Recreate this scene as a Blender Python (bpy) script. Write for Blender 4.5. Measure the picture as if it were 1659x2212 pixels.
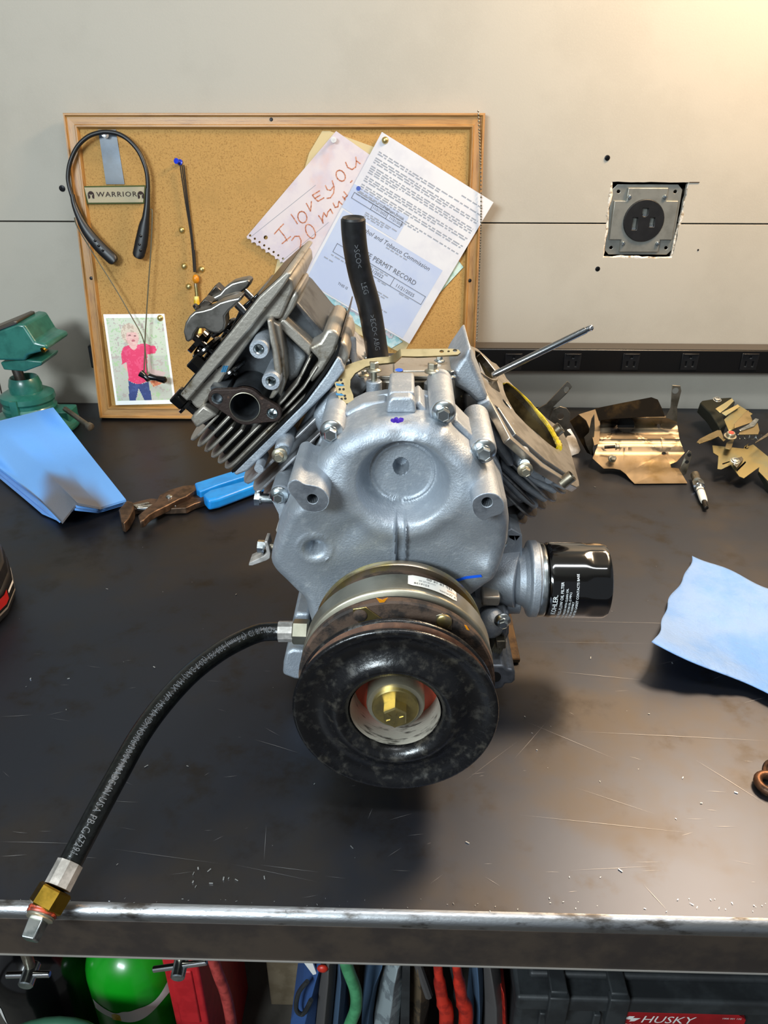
import bpy, bmesh, math, random
from mathutils import Vector as V, Matrix
random.seed(7)
for o in list(bpy.data.objects): bpy.data.objects.remove(o)
SC = bpy.context.scene; COL = SC.collection
PI = math.pi; rad = math.radians
# ---------------------------------------------------------------- camera
H = 0.495                                   # lens height above the bench top (bench top is z = 0)
FPX = 1661.0; IW, IH = 1659.0, 2212.0
TH, YAW = rad(28.0), rad(1.5)
FWD = V((-math.sin(YAW)*math.cos(TH), math.cos(YAW)*math.cos(TH), -math.sin(TH)))
RGT = V((math.cos(YAW), math.sin(YAW), 0)); UPV = RGT.cross(FWD)
EYE = V((0, 0, H))
cd = bpy.data.cameras.new('camera'); cam = bpy.data.objects.new('camera', cd); COL.objects.link(cam)
M = Matrix((RGT, UPV, -FWD)).transposed().to_4x4(); M.translation = EYE; cam.matrix_world = M
cd.sensor_fit = 'VERTICAL'; cd.sensor_height = 36.0; cd.lens = 36.0*FPX/IH; cd.clip_start = 0.02
SC.camera = cam
# ---------------------------------------------------------------- world, lights, exposure
SC.view_settings.view_transform = 'Standard'; SC.view_settings.look = 'None'
SC.view_settings.gamma = 1.0; SC.view_settings.use_curve_mapping = False
SC.view_settings.exposure = 0.0
W = bpy.data.worlds.new('world'); SC.world = W; W.use_nodes = True
W.node_tree.nodes['Background'].inputs[0].default_value = (0.86, 0.93, 1.0, 1)
W.node_tree.nodes['Background'].inputs[1].default_value = 0.22
def area(name, loc, to, sx, sy, power, col):
    l = bpy.data.lights.new(name, 'AREA'); l.shape = 'RECTANGLE'; l.size = sx; l.size_y = sy
    l.energy = power; l.color = col
    o = bpy.data.objects.new(name, l); COL.objects.link(o); o.location = loc
    o.rotation_euler = (V(to)-V(loc)).to_track_quat('-Z', 'Y').to_euler(); return o
area('cool_shop_light', (-0.85, -0.95, 1.05), (0.0, 0.75, 0.12), 0.72, 0.36, 51, (0.82, 0.94, 1.0))
area('ceiling_shop_light', (0.20, 0.15, 1.62), (0.1, 0.62, 0.0), 1.15, 0.16, 12, (0.92, 0.96, 1.0))
area('warm_task_light', (0.66, 1.06, 1.12), (0.38, 0.75, 0.2), 0.26, 0.26, 24.0, (1.0, 0.74, 0.48))
area('warm_wall_light', (0.92, 1.18, 0.98), (0.78, 1.36, 0.62), 0.10, 0.10, 2.7, (1.0, 0.54, 0.18))
# ---------------------------------------------------------------- picture point -> place in the room
def ray(px, py): return FWD + RGT*((px-IW/2)/FPX) + UPV*((IH/2-py)/FPX)
def P(px, py, Y): d = ray(px, py); return EYE + d*(Y/d.y)              # on the upright plane y = Y
def B(px, py, z=0.0): d = ray(px, py); return EYE + d*((z-H)/d.z)      # on the level plane z
def X(px, py, p0, n): d = ray(px, py); return EYE + d*((p0-EYE).dot(n)/d.dot(n))
def PX(v):                                                             # metres per picture point there
    return (V(v)-EYE).dot(FWD)/FPX
YW = 1.356                                  # wall face
# ---------------------------------------------------------------- colour + materials
def hx(h):
    h = h.lstrip('#'); c = [int(h[i:i+2], 16)/255 for i in (0, 2, 4)]
    return tuple((x/12.92 if x <= .04045 else ((x+.055)/1.055)**2.4) for x in c) + (1,)
MATS = {}
def mat(name, col, rough=.5, metal=0.0, col2=None, scale=40, lo=.42, hi=.62, bump=0.0, bscale=220, stretch=None,
        rough2=None, coat=0.0, col3=None, scale3=9, lo3=.5, hi3=.62, detail=5, spec=.5, alpha=1.0, sheen=0):
    m = bpy.data.materials.new(name); m.use_nodes = True; N = m.node_tree.nodes; L = m.node_tree.links
    b = N['Principled BSDF']; b.inputs['Base Color'].default_value = hx(col)
    b.inputs['Roughness'].default_value = rough; b.inputs['Metallic'].default_value = metal
    b.inputs['Specular IOR Level'].default_value = spec
    if coat: b.inputs['Coat Weight'].default_value = coat; b.inputs['Coat Roughness'].default_value = .12
    if sheen: b.inputs['Sheen Weight'].default_value = sheen
    tc = N.new('ShaderNodeTexCoord'); mp = N.new('ShaderNodeMapping'); L.new(tc.outputs['Object'], mp.inputs[0])
    if stretch: mp.inputs['Scale'].default_value = stretch
    def noise(sc, lo, hi, det=detail):
        n = N.new('ShaderNodeTexNoise'); n.inputs['Scale'].default_value = sc; n.inputs['Detail'].default_value = det
        n.inputs['Roughness'].default_value = .62
        L.new(mp.outputs[0], n.inputs['Vector'])
        r = N.new('ShaderNodeMapRange'); r.inputs[1].default_value = lo; r.inputs[2].default_value = hi
        r.interpolation_type = 'SMOOTHSTEP'
        L.new(n.outputs['Fac'], r.inputs[0]); return r.outputs[0], n.outputs['Fac']
    cur = None
    def mixin(fac, c):
        nonlocal cur
        x = N.new('ShaderNodeMix'); x.data_type = 'RGBA'; L.new(fac, x.inputs[0])
        if cur is None: x.inputs[6].default_value = hx(col)
        else: L.new(cur, x.inputs[6])
        x.inputs[7].default_value = hx(c); cur = x.outputs[2]
    if col2:
        f, raw = noise(scale, lo, hi); mixin(f, col2)
        if rough2 is not None:
            x = N.new('ShaderNodeMapRange'); x.inputs[3].default_value = rough; x.inputs[4].default_value = rough2
            L.new(f, x.inputs[0]); L.new(x.outputs[0], b.inputs['Roughness'])
    if col3:
        f, raw = noise(scale3, lo3, hi3); mixin(f, col3)
    if cur is not None: L.new(cur, b.inputs['Base Color'])
    if bump:
        f, raw = noise(bscale, 0, 1, 3); bp = N.new('ShaderNodeBump'); bp.inputs['Strength'].default_value = bump
        bp.inputs['Distance'].default_value = .001; L.new(raw, bp.inputs['Height']); L.new(bp.outputs[0], b.inputs['Normal'])
    if alpha < 1: b.inputs['Alpha'].default_value = alpha
    MATS[name] = m; return m
# ---------------------------------------------------------------- mesh building
class MB:
    def __init__(s): s.v = []; s.f = []; s.m = []
    def add(s, vs, fs, mi=0):
        k = len(s.v); s.v += [V(v) for v in vs]
        for f in fs: s.f.append([i+k for i in f]); s.m.append(mi)
        return s
    def box(s, c, sx, sy, sz, R=None, mi=0, taper=1.0):
        vs = []
        for z in (-.5, .5):
            t = taper if z > 0 else 1
            for x, y in ((-.5, -.5), (.5, -.5), (.5, .5), (-.5, .5)): vs.append(V((x*sx*t, y*sy*t, z*sz)))
        if R: vs = [R @ v for v in vs]
        c = V(c); return s.add([v+c for v in vs], [(3, 2, 1, 0), (4, 5, 6, 7), (0, 1, 5, 4), (1, 2, 6, 5), (2, 3, 7, 6), (3, 0, 4, 7)], mi)
    def prism(s, pts, vec, mi=0, pts2=None):
        n = len(pts); a = [V(p) for p in pts]; b = [V(p) for p in pts2] if pts2 else [p+V(vec) for p in a]
        return s.add(a+b, [list(range(n))[::-1], list(range(n, 2*n))] + [(i, (i+1) % n, n+(i+1) % n, n+i) for i in range(n)], mi)
    def loft(s, rings, cap=True, mi=0, closed=True):
        n = len(rings[0]); vs = [p for r in rings for p in r]; fs = []
        for k in range(len(rings)-1):
            for i in range(n if closed else n-1):
                j = (i+1) % n; fs.append((k*n+i, k*n+j, (k+1)*n+j, (k+1)*n+i))
        if cap: fs += [list(range(n))[::-1], [(len(rings)-1)*n+i for i in range(n)]]
        return s.add(vs, fs, mi)
    def lathe(s, prof, o, axis, n=48, mi=0, cap=True, closed=False, ref=None):
        o = V(o); ax = V(axis).normalized(); u = (V(ref)-ax*V(ref).dot(ax)).normalized() if ref else ax.orthogonal().normalized(); w = ax.cross(u)
        rings = [[o + ax*h + (u*math.cos(2*PI*i/n) + w*math.sin(2*PI*i/n))*max(r, 1e-5) for i in range(n)] for r, h in prof]
        if closed: rings.append(rings[0]); cap = False
        return s.loft(rings, cap, mi)
    def cyl(s, a, b, r, n=24, r2=None, mi=0, ch=0.0):
        a = V(a); b = V(b); L = (b-a).length; r2 = r if r2 is None else r2
        pr = [(r, 0), (r2, L)] if not ch else [(r-ch, 0), (r, ch), (r2, L-ch), (r2-ch, L)]
        return s.lathe(pr, a, b-a, n, mi)
    def tube(s, path, r, n=12, mi=0, cap=True):
        path = [V(p) for p in path]; rs = r if isinstance(r, (list, tuple)) else [r]*len(path)
        rings = []; t0 = (path[1]-path[0]).normalized(); u = t0.orthogonal().normalized()
        for k, p in enumerate(path):
            t = (path[min(k+1, len(path)-1)]-path[max(k-1, 0)]).normalized()
            u = (u - t*u.dot(t)).normalized(); w = t.cross(u)
            rings.append([p + (u*math.cos(2*PI*i/n)+w*math.sin(2*PI*i/n))*rs[k] for i in range(n)])
        return s.loft(rings, cap, mi)
    def ball(s, c, r, n=12, sc=(1, 1, 1), mi=0):
        c = V(c); m = n//2; rings = []
        for j in range(m+1):
            a = PI*j/m; rr = max(math.sin(a), 1e-4)
            rings.append([c + V((rr*math.cos(2*PI*i/n)*r*sc[0], rr*math.sin(2*PI*i/n)*r*sc[1], math.cos(a)*r*sc[2])) for i in range(n)])
        return s.loft(rings, True, mi)
    def slab(s, outline, holes, top, bot, cu=(), cv=(), mi=0):
        """flat outline with holes -> sheet; top / bot map (u, v) to a place; cu / cv cut it so it can curve"""
        bm = bmesh.new(); es = []
        for lp in [outline]+list(holes):
            vs = [bm.verts.new((p[0], p[1], 0)) for p in lp]
            es += [bm.edges.new((vs[i], vs[(i+1) % len(vs)])) for i in range(len(vs))]
        bmesh.ops.triangle_fill(bm, edges=es, use_beauty=True, use_dissolve=False, normal=(0, 0, 1))
        for ax, cs in ((0, cu), (1, cv)):
            for c in cs:
                co = [0, 0, 0]; no = [0, 0, 0]; co[ax] = c; no[ax] = 1
                bmesh.ops.bisect_plane(bm, geom=bm.verts[:]+bm.edges[:]+bm.faces[:], plane_co=co, plane_no=no, dist=1e-9)
        bm.verts.index_update(); n = len(bm.verts)
        vs = [top(v.co.x, v.co.y) for v in bm.verts] + [bot(v.co.x, v.co.y) for v in bm.verts]
        fs = [[v.index for v in f.verts] for f in bm.faces] + [[v.index+n for v in f.verts][::-1] for f in bm.faces]
        for e in bm.edges:
            if len(e.link_faces) == 1: i, j = e.verts[0].index, e.verts[1].index; fs.append((i, j, j+n, i+n))
        bm.free(); return s.add(vs, fs, mi)
ORG = {}
def thing(name, label, cat, loc, group=None):
    o = bpy.data.objects.new(name, None); o.empty_display_size = .02; COL.objects.link(o); o.location = loc
    o['label'] = label; o['category'] = cat
    if group: o['group'] = group
    ORG[o.name] = V(loc); return o
def obj(name, mb, m, parent=None, bevel=0, seg=2, sharp=38, org=None, smooth=True, label=None, kind=None, recalc=True):
    org = V(org) if org is not None else (ORG[parent.name].copy() if parent is not None else V((0, 0, 0)))
    me = bpy.data.meshes.new(name); me.from_pydata([tuple(v-org) for v in mb.v], [], mb.f)
    ms = m if isinstance(m, (list, tuple)) else [m]
    for x in ms: me.materials.append(MATS[x] if isinstance(x, str) else x)
    if len(ms) > 1: me.polygons.foreach_set('material_index', mb.m)
    bm = bmesh.new(); bm.from_mesh(me)
    if recalc: bmesh.ops.recalc_face_normals(bm, faces=bm.faces)
    bm.to_mesh(me); bm.free()
    if smooth: me.shade_smooth(); me.set_sharp_from_angle(angle=rad(sharp))
    o = bpy.data.objects.new(name, me); COL.objects.link(o)
    if parent is not None:
        o.parent = parent; o.location = org-ORG[parent.name]
    else: o.location = org
    ORG[o.name] = org
    if bevel:
        b = o.modifiers.new('bevel', 'BEVEL'); b.width = bevel; b.segments = seg; b.limit_method = 'ANGLE'; b.angle_limit = rad(40)
        b.harden_normals = False
    if label: o['label'] = label
    if kind: o['kind'] = kind
    return o
def tag(o, label, cat, group=None):
    o['label'] = label; o['category'] = cat
    if group: o['group'] = group
    return o
def dup(root, loc, rot=None, label=None):
    r = root.copy(); COL.objects.link(r); r.location = loc; ORG[r.name] = V(loc)
    if rot is not None: r.rotation_euler = rot
    if label: r['label'] = label
    for ch in list(root.children):
        c = ch.copy(); COL.objects.link(c); c.parent = r
        for g in ch.children: d = g.copy(); COL.objects.link(d); d.parent = c
    return r
def copy_part(o, loc, parent, rot=None, scale=None, name=None):
    c = o.copy(); COL.objects.link(c); c.parent = parent; c.location = V(loc)-ORG[parent.name]
    if rot is not None: c.rotation_euler = rot
    if scale: c.scale = (scale,)*3 if not isinstance(scale, tuple) else scale
    return c
def text_tris(body, size, ext=0.0, align='CENTER', space=1.0, shear=0.0):
    """flat lettering -> (verts, faces) lying in x-y"""
    c = bpy.data.curves.new('lettering', 'FONT'); c.body = body; c.size = size; c.extrude = ext; c.resolution_u = 2
    c.align_x = align; c.align_y = 'CENTER'; c.space_character = space; c.shear = shear
    o = bpy.data.objects.new('lettering', c); COL.objects.link(o)
    dg = bpy.context.evaluated_depsgraph_get(); me = bpy.data.meshes.new_from_object(o.evaluated_get(dg))
    vs = [v.co.copy() for v in me.vertices]; fs = [list(p.vertices) for p in me.polygons]
    bpy.data.objects.remove(o); bpy.data.curves.remove(c); bpy.data.meshes.remove(me); return vs, fs
def smooth_path(pts, k=6):
    pts = [V(p) for p in pts]; out = []
    for i in range(len(pts)-1):
        p0 = pts[max(i-1, 0)]; p1 = pts[i]; p2 = pts[i+1]; p3 = pts[min(i+2, len(pts)-1)]
        for j in range(k):
            t = j/k
            out.append(.5*((2*p1)+(p2-p0)*t+(2*p0-5*p1+4*p2-p3)*t*t+(3*p1-p0-3*p2+p3)*t**3))
    out.append(pts[-1]); return out
def sstep(a, b, x):
    t = min(max((x-a)/(b-a), 0), 1); return t*t*(3-2*t)
def circ(cx, cy, r, n=20, ry=None): return [(cx+r*math.cos(2*PI*i/n), cy+(ry or r)*math.sin(2*PI*i/n)) for i in range(n)]
# ---------------------------------------------------------------- materials
mat('wall_paint', '#A9A397', .62, col2='#A49E92', scale=5, bump=.12, bscale=420, col3='#ADA79B', scale3=900, lo3=.5, hi3=.8)
mat('wall_back', '#33281c', .8)
mat('gypsum', '#DAD3C8', .9, col2='#8F7F68', scale=160, bump=.6, bscale=300)
mat('floor_concrete', '#5f5a53', .7, col2='#4d4943', scale=8, bump=.2)
mat('ceiling_paint', '#cfcac0', .8)
mat('oak', '#A87A40', .4, col2='#865A28', scale=22, stretch=(1, 1, 1), lo=.4, hi=.75, bump=.15, bscale=160)
mat('oak_h', '#A67B44', .4, col2='#80572a', scale=16, stretch=(1.2, 12, 16), lo=.42, hi=.8, bump=.15, bscale=60)
mat('oak_v', '#A0743c', .4, col2='#7c5226', scale=16, stretch=(16, 12, 1.2), lo=.42, hi=.8, bump=.15, bscale=60)
mat('cork', '#AD8549', .85, col2='#8a6430', scale=420, lo=.46, hi=.72, bump=.5, bscale=420, col3='#9d7941', scale3=9, lo3=.5, hi3=.75)
mat('bench_steel', '#474b55', .43, 1.0, col2='#504c49', scale=5, lo=.40, hi=.66, rough2=.50, col3='#423f3d', scale3=22, lo3=.52, hi3=.75, bump=.03, bscale=80)
mat('bench_apron', '#4a4038', .5, .55, col2='#3a3330', scale=20, bump=.08)
mat('bench_edge', '#9fa1a4', .38, 1.0, col2='#57534f', scale=90, lo=.52, hi=.7, stretch=(.35, 1, 1), bump=.2, bscale=300)
mat('alu', '#a4abb3', .50, .66, col2='#929aa3', scale=26, lo=.4, hi=.7, rough2=.58, bump=.4, bscale=620, col3='#b4bac0', scale3=120, lo3=.5, hi3=.75)
mat('alu_face', '#868a90', .55, .85, col2='#6d7178', scale=60, bump=.15, bscale=400)
mat('alu_fin', '#acaeb1', .44, .66, col2='#6d6a6a', scale=30, bump=.12, bscale=300)
mat('alu_dirty', '#a09a90', .44, .7, col2='#6e6350', scale=34, lo=.55, hi=.7, bump=.25, bscale=300, col3='#4a3c26', scale3=70, lo3=.63, hi3=.72)
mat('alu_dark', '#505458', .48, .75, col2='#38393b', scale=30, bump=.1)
mat('alu_deck', '#b9b3aa', .36, .95, col2='#9d968c', scale=50, bump=.05)
mat('bore_steel', '#5b5036', .32, 1.0, col2='#3a3222', scale=40, stretch=(1, 1, 1))
mat('void', '#060606', .8)
mat('grease', '#C9AE10', .2, 0, col2='#8f7a06', scale=90, bump=.5, bscale=120, coat=.6)
mat('zinc', '#c9cfd1', .26, 1.0, col2='#9aa3a6', scale=90)
mat('zinc_dull', '#b3ad9b', .38, .9, col2='#8d8a7a', scale=20, lo=.4, hi=.7, bump=.08, bscale=90)
mat('yellow_zinc', '#b8a56c', .32, .95, col2='#8f8560', scale=45, lo=.4, hi=.7, col3='#a99a86', scale3=25)
mat('stamped_gold', '#8d7f5e', .42, .85, col2='#6f6446', scale=30, lo=.45, hi=.7, bump=.08)
mat('black_paint', '#0c0c0e', .25, 0, col2='#35322d', scale=120, lo=.48, hi=.80, rough2=.62, bump=.25, bscale=260, col3='#3d382f', scale3=60, lo3=.56, hi3=.86, detail=12)
mat('rust', '#4a3a2f', .74, .1, col2='#211b18', scale=75, lo=.44, hi=.62, bump=.5, bscale=260, col3='#6b4f3e', scale3=30, lo3=.56, hi3=.72)
mat('rust_groove', '#6b4a35', .75, .1, col2='#4e3425', scale=60, bump=.4, bscale=240)
mat('rusty_flange', '#2d211c', .6, .4, col2='#5b4334', scale=120, lo=.58, hi=.7, bump=.5, bscale=260)
mat('worn_bore', '#b6b1a4', .5, .5, col2='#4b4842', scale=50, lo=.52, hi=.68, stretch=(1, 5, 1), bump=.2)
mat('red_oxide', '#a8402a', .5)
mat('rocker_steel', '#8b8781', .34, .95, col2='#6d6a64', scale=40, bump=.06)
mat('oiled_black', '#0b0a09', .14, .3, coat=.5)
mat('dark_nut', '#2b2622', .3, .8, col2='#4b443c', scale=80)
mat('chrome', '#d6d8da', .14, 1.0)
mat('rod_steel', '#8d9093', .18, 1.0)
mat('rubber', '#0d0d0e', .42, 0, col2='#17171a', scale=120)
mat('rubber_hose', '#0a0b0b', .22, 0, col2='#121413', scale=200, bump=.25, bscale=500)
mat('print_white', '#c9d3d6', .6)
mat('print_grey', '#595b5e', .6)
mat('gloss_black', '#050506', .08, 0, coat=1.0)
mat('print_label', '#f2f6f8', .5)
mat('ferrule', '#cfcac4', .42, .6, col2='#9d9993', scale=60, bump=.1)
mat('brass', '#b58f37', .26, 1.0, col2='#8d7128', scale=60)
mat('tape_red', '#b5482c', .45, col2='#5e2418', scale=200)
mat('sealant_black', '#070707', .3)
mat('paper_label', '#e4e2da', .6)
mat('ink_black', '#151515', .7)
mat('marker_blue', '#0a55d6', .5)
mat('marker_purple', '#3a1694', .5, col2='#5a3aae', scale=300)
mat('marker_teal', '#1f6c96', .5)
mat('amber', '#c77d12', .35)
mat('wood_block', '#3a2a1a', .8, col2='#5a4428', scale=60, stretch=(1, 1, 8))
# board things
mat('paper_white', '#c6c6ca', .7, col2='#bdbdc4', scale=14)
mat('paper_blue', '#a9b3c9', .7, col2='#a3aec8', scale=16)
mat('paper_note', '#c6bcbe', .75, col2='#bbb1ba', scale=22, col3='#c6a79f', scale3=10, lo3=.54, hi3=.75)
mat('manila', '#bdab80', .75)
mat('mint_paper', '#b9cdc4', .75, col2='#8fb5ae', scale=60)
mat('crayon', '#9d5636', .8, col2='#c58e72', scale=400)
mat('crayon_orange', '#cf8f6c', .8, col2='#d9bfa0', scale=120)
mat('crayon_teal', '#9cc4c6', .8, col2='#c6d6d4', scale=120)
mat('ink_grey', '#55565c', .8)
mat('ink_pale', '#8a8c94', .8)
mat('seal_blue', '#3650a0', .7)
mat('tack_brass', '#c9b476', .32, .9)
mat('clear_plastic', '#d9dde0', .1, 0, alpha=.55)
mat('pin_blue', '#1c36c0', .28)
mat('plastic_black', '#0c0c0e', .42, col2='#121214', scale=60)
mat('plastic_gloss', '#08080a', .2)
mat('cable_grey', '#57523f', .55)
mat('patch_tan', '#a59a80', .85, bump=.4, bscale=800)
mat('patch_green', '#3f4a1f', .85, bump=.4, bscale=800)
mat('patch_dark', '#2b1d19', .85)
mat('tape_slate', '#2c3845', .34, 0, col2='#43566a', scale=12)
mat('cord_black', '#17120e', .8)
mat('yellow_plastic', '#caa11d', .3, col2='#e6d27a', scale=60)
mat('bead_metal', '#b9b2a2', .2, 1.0)
mat('screw_black', '#17171a', .4, .7)
mat('box_galv', '#96968f', .4, .65, col2='#878780', scale=40, lo=.4, hi=.7, bump=.06)
mat('strip_black', '#0a0a0b', .32, 0, bump=.05)
mat('strip_top', '#4a443d', .4, .3)
# bench things
mat('vise_green', '#1f5a50', .34, 0, col2='#2a6a5e', scale=30, coat=.2)
mat('vise_steel', '#6a625a', .4, .9)
mat('towel_blue', '#5b93d6', .9, col2='#548bcf', scale=8, bump=.25, bscale=700, sheen=.2)
mat('towel_dirty', '#6ea6e6', .9, col2='#6f7078', scale=7, lo=.5, hi=.62, bump=.25, bscale=700)
mat('towel_used', '#829fca', .9, col2='#6a93cc', scale=9, lo=.4, hi=.66, bump=1.0, bscale=260, col3='#7f8678', scale3=16, lo3=.64, hi3=.76)
mat('pliers_steel', '#6b5544', .45, .8, col2='#46382d', scale=60)
mat('pliers_blue', '#1583d0', .36, col2='#1478c2', scale=40)
mat('shield', '#8f7f68', .44, .85, col2='#77633f', scale=14, lo=.45, hi=.72)
mat('shield_dark', '#2b2319', .45, .7, col2='#5b4526', scale=20)
mat('galv_grey', '#8d8576', .4, .9, col2='#6b6456', scale=40)
mat('link_gold', '#a3966a', .36, .9, col2='#8d9078', scale=24, lo=.4, hi=.7)
mat('link_dark', '#3b3d35', .4, .7)
mat('red_dot', '#c23a2e', .5)
mat('ceramic', '#e9e4d6', .22, coat=.4)
mat('battery_black', '#0d0d0d', .45, bump=.1)
mat('battery_red', '#b3160f', .4)
mat('battery_trim', '#7d756c', .5)
mat('copper_rust', '#6b4a35', .45, .8, col2='#3a291f', scale=80)
mat('debris', '#c9cdd0', .3, .9)
mat('edge_light', '#8e8a84', .5, .4)
# under the bench
mat('tank_green', '#129a1c', .3, coat=.3, col2='#0f8c1a', scale=10)
mat('tank_black', '#060607', .16, coat=.4)
mat('red_plastic', '#c4262c', .45, col2='#b51f26', scale=40)
mat('red_rubber', '#b54540', .5, col2='#8a302d', scale=60)
mat('hose_green', '#4f9a6a', .45, col2='#3f8258', scale=40)
mat('hose_darkgreen', '#3b6b52', .5)
mat('cardboard', '#9a8a70', .85, col2='#8a7a60', scale=30)
mat('fabric_blue', '#2c4f86', .85, bump=.3, bscale=400)
mat('fabric_slate', '#3d556f', .85, bump=.3, bscale=400)
mat('fabric_grey', '#4d4a49', .85, bump=.3, bscale=400)
mat('camo', '#8d979a', .85, col2='#6c7478', scale=26, lo=.48, hi=.54, col3='#b3a68c', scale3=18, lo3=.6, hi3=.64)
mat('camo_brown', '#5a4a35', .85, col2='#3a3024', scale=26, lo=.48, hi=.54)
mat('strut_grey', '#4a4a48', .4, .8)
mat('handle_red', '#c8301f', .4, col2='#8f1d14', scale=40)
mat('tool_black', '#232527', .5, col2='#303335', scale=16, bump=.1)
mat('label_red', '#b0131c', .35, col2='#8e0d15', scale=6)
mat('print_pale', '#e9e6e2', .6)
mat('scratch', '#9a9a9c', .5, .8)
# ---------------------------------------------------------------- the setting
def struct(o): o['kind'] = 'structure'; return o
ZF, ZC = -0.92, 1.72
m = MB().box((0, .2, ZF-.05), 5.2, 5.2, .1); struct(obj('floor', m, 'floor_concrete'))
m = MB().box((0, .2, ZC+.05), 5.2, 5.2, .1); struct(obj('ceiling', m, 'ceiling_paint'))
m = MB().box((0, YW+.16, (ZF+ZC)/2), 5.2, .2, ZC-ZF); wall = struct(obj('wall_back', m, 'wall_back'))
zs = P(829, 481, YW).z
hole = [P(1321, 393, YW), P(1489, 394, YW), P(1451, 558, YW), P(1302, 556, YW)]
def on_edge(a, b): t = (zs-a.z)/(b.z-a.z); return (a.x+(b.x-a.x)*t, zs)
hl = on_edge(hole[0], hole[3]); hr = on_edge(hole[1], hole[2])
def rough_edge(a, b, n=9, amp=.0012):
    return [(a[0]+(b[0]-a[0])*i/n+random.uniform(-amp, amp), a[1]+(b[1]-a[1])*i/n+random.uniform(-amp, amp)) for i in range(1, n)]
h2 = [(p.x, p.z) for p in hole]
G = .0012
up = [(-2.4, zs+G), (hl[0], zs+G)] + rough_edge(hl, h2[0]) + [h2[0]] + rough_edge(h2[0], h2[1], 12, .0005) + [h2[1]] + rough_edge(h2[1], hr) + [(hr[0], zs+G), (2.4, zs+G), (2.4, ZC-.005), (-2.4, ZC-.005)]
lowp = [(-2.4, ZF+.01), (2.4, ZF+.01), (2.4, zs-G), (hr[0], zs-G)] + rough_edge(hr, h2[2]) + [h2[2]] + rough_edge(h2[2], h2[3], 12) + [h2[3]] + rough_edge(h2[3], hl) + [(hl[0], zs-G), (-2.4, zs-G)]
m = MB().slab(up, [], lambda u, v: V((u, YW, v)), lambda u, v: V((u, YW+.013, v))); obj('panel', m, 'wall_paint', wall, bevel=.0012)
m = MB().slab(lowp, [], lambda u, v: V((u, YW-.0012, v)), lambda u, v: V((u, YW+.013, v))); obj('panel', m, 'wall_paint', wall, bevel=.0012)
# torn gypsum edge of the cut-out
m = MB()
for a, b in ((h2[1], h2[2]), (h2[2], h2[3]), (h2[3], h2[0])):
    pts = [a]+rough_edge(a, b, 12, .0016)+[b]
    m.tube([V((x, YW+.002, z)) for x, z in pts], [.0022+random.uniform(-.001, .0015) for _ in pts], 6)
obj('torn_edge', m, 'gypsum', wall)
m = MB().box(P(1400, 475, YW+.055)+V((0, .02, 0)), .17, .01, .17); obj('box_back', m, 'void', wall)
def wall_screw(px, py, r=.0042):
    m = MB(); c = P(px, py, YW-.001); m.lathe([(r*.5, -.0005), (r, 0), (r, .0012), (r*.8, .0016)], c+V((0, .001, 0)), (0, -1, 0), 14)
    m.box(c+V((0, -.0008, 0)), r*1.2, .0006, r*.25); m.box(c+V((0, -.0008, 0)), r*.25, .0006, r*1.2)
    obj('screw', m, 'screw_black', wall)
wall_screw(1312, 341); wall_screw(1291, 581); wall_screw(1508, 540, .0016); wall_screw(134, 407, .005); wall_screw(183, 548, .004)
# saw line beyond the cut-out corner
m = MB().box(P(1500, 394, YW-.0006), .016, .0006, .0013); obj('saw_cut', m, 'wall_back', wall)
# pencil line at left of the bench, beside the vise
m = MB().tube([P(-8, 800, YW-.002), P(6, 862, YW-.002)], .0012, 5); obj('drip_line', m, 'strip_top', wall)
# ---------------------------------------------------------------- power outlet in the wall
c0 = P(1391, 477, YW-.004); w_, h_ = (P(1466, 477, YW)-P(1316, 477, YW)).x/2, (P(1391, 401, YW).z-P(1391, 553, YW).z)/2
out = thing('power_outlet', 'square galvanised cover plate with round black socket, set into the wall cut-out', 'outlet', c0)
m = MB(); yb = YW+.004
m.slab([(-w_, -h_+.008), (-w_+.008, -h_), (w_-.008, -h_), (w_, -h_+.008), (w_, h_-.008), (w_-.008, h_), (-w_+.008, h_), (-w_, h_-.008)],
       [circ(s*(w_-.011), t*(h_-.011), .0028, 10) for s in (-1, 1) for t in (-1, 1)],
       lambda u, v: V((c0.x+u, yb, c0.z+v)), lambda u, v: V((c0.x+u, yb+.0015, c0.z+v)))
n = .024; i = .007; k = .006
ol = [(-w_+n, -h_+i-.003), (w_-n, -h_+i-.003), (w_-n, -h_+n), (w_-i+.003, -h_+n), (w_-i+.003, h_-n), (w_-n, h_-n), (w_-n, h_-i+.003), (-w_+n, h_-i+.003), (-w_+n, h_-n), (-w_+i-.003, h_-n), (-w_+i-.003, -h_+n), (-w_+n, -h_+n)]
ra = w_*.59
m.slab(ol, [circ(0, 0, ra, 36)], lambda u, v: V((c0.x+u*.975, yb-.006, c0.z+v*.975)), lambda u, v: V((c0.x+u, yb, c0.z+v)))
obj('cover_plate', m, 'box_galv', out, bevel=.0018, seg=3)
m = MB(); 
slots = [[(-.023, -.018), (-.013, -.018), (-.013, .006), (-.023, .006)], [(.012, -.012), (.022, -.012), (.022, .006), (.017, .006), (.012, .006)], [(-.006, .024), (.006, .024)] + [(.006*math.cos(a), .014-.006*math.sin(a)) for a in (0, .6, 1.2, 1.9, 2.5, 3.14)]]
m.slab(circ(0, 0, ra-.0006, 40), [[(x*.8, z*.8) for x, z in s] for s in slots], lambda u, v: V((c0.x+u, yb-.0085, c0.z+v)), lambda u, v: V((c0.x+u, yb+.004, c0.z+v)))
obj('socket', m, 'plastic_black', out, bevel=.0008)
m = MB().box(c0+V((0, .012, 0)), .07, .004, .07); obj('socket_base', m, 'void', out)
m = MB()
for x, z in ((-.0145, -.0125), (.0135, -.0082), (0, .0085)): m.box(V((c0.x+x, yb-.004, c0.z+z)), .0065, .006, .003)
obj('contact', m, 'zinc', out)
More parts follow.
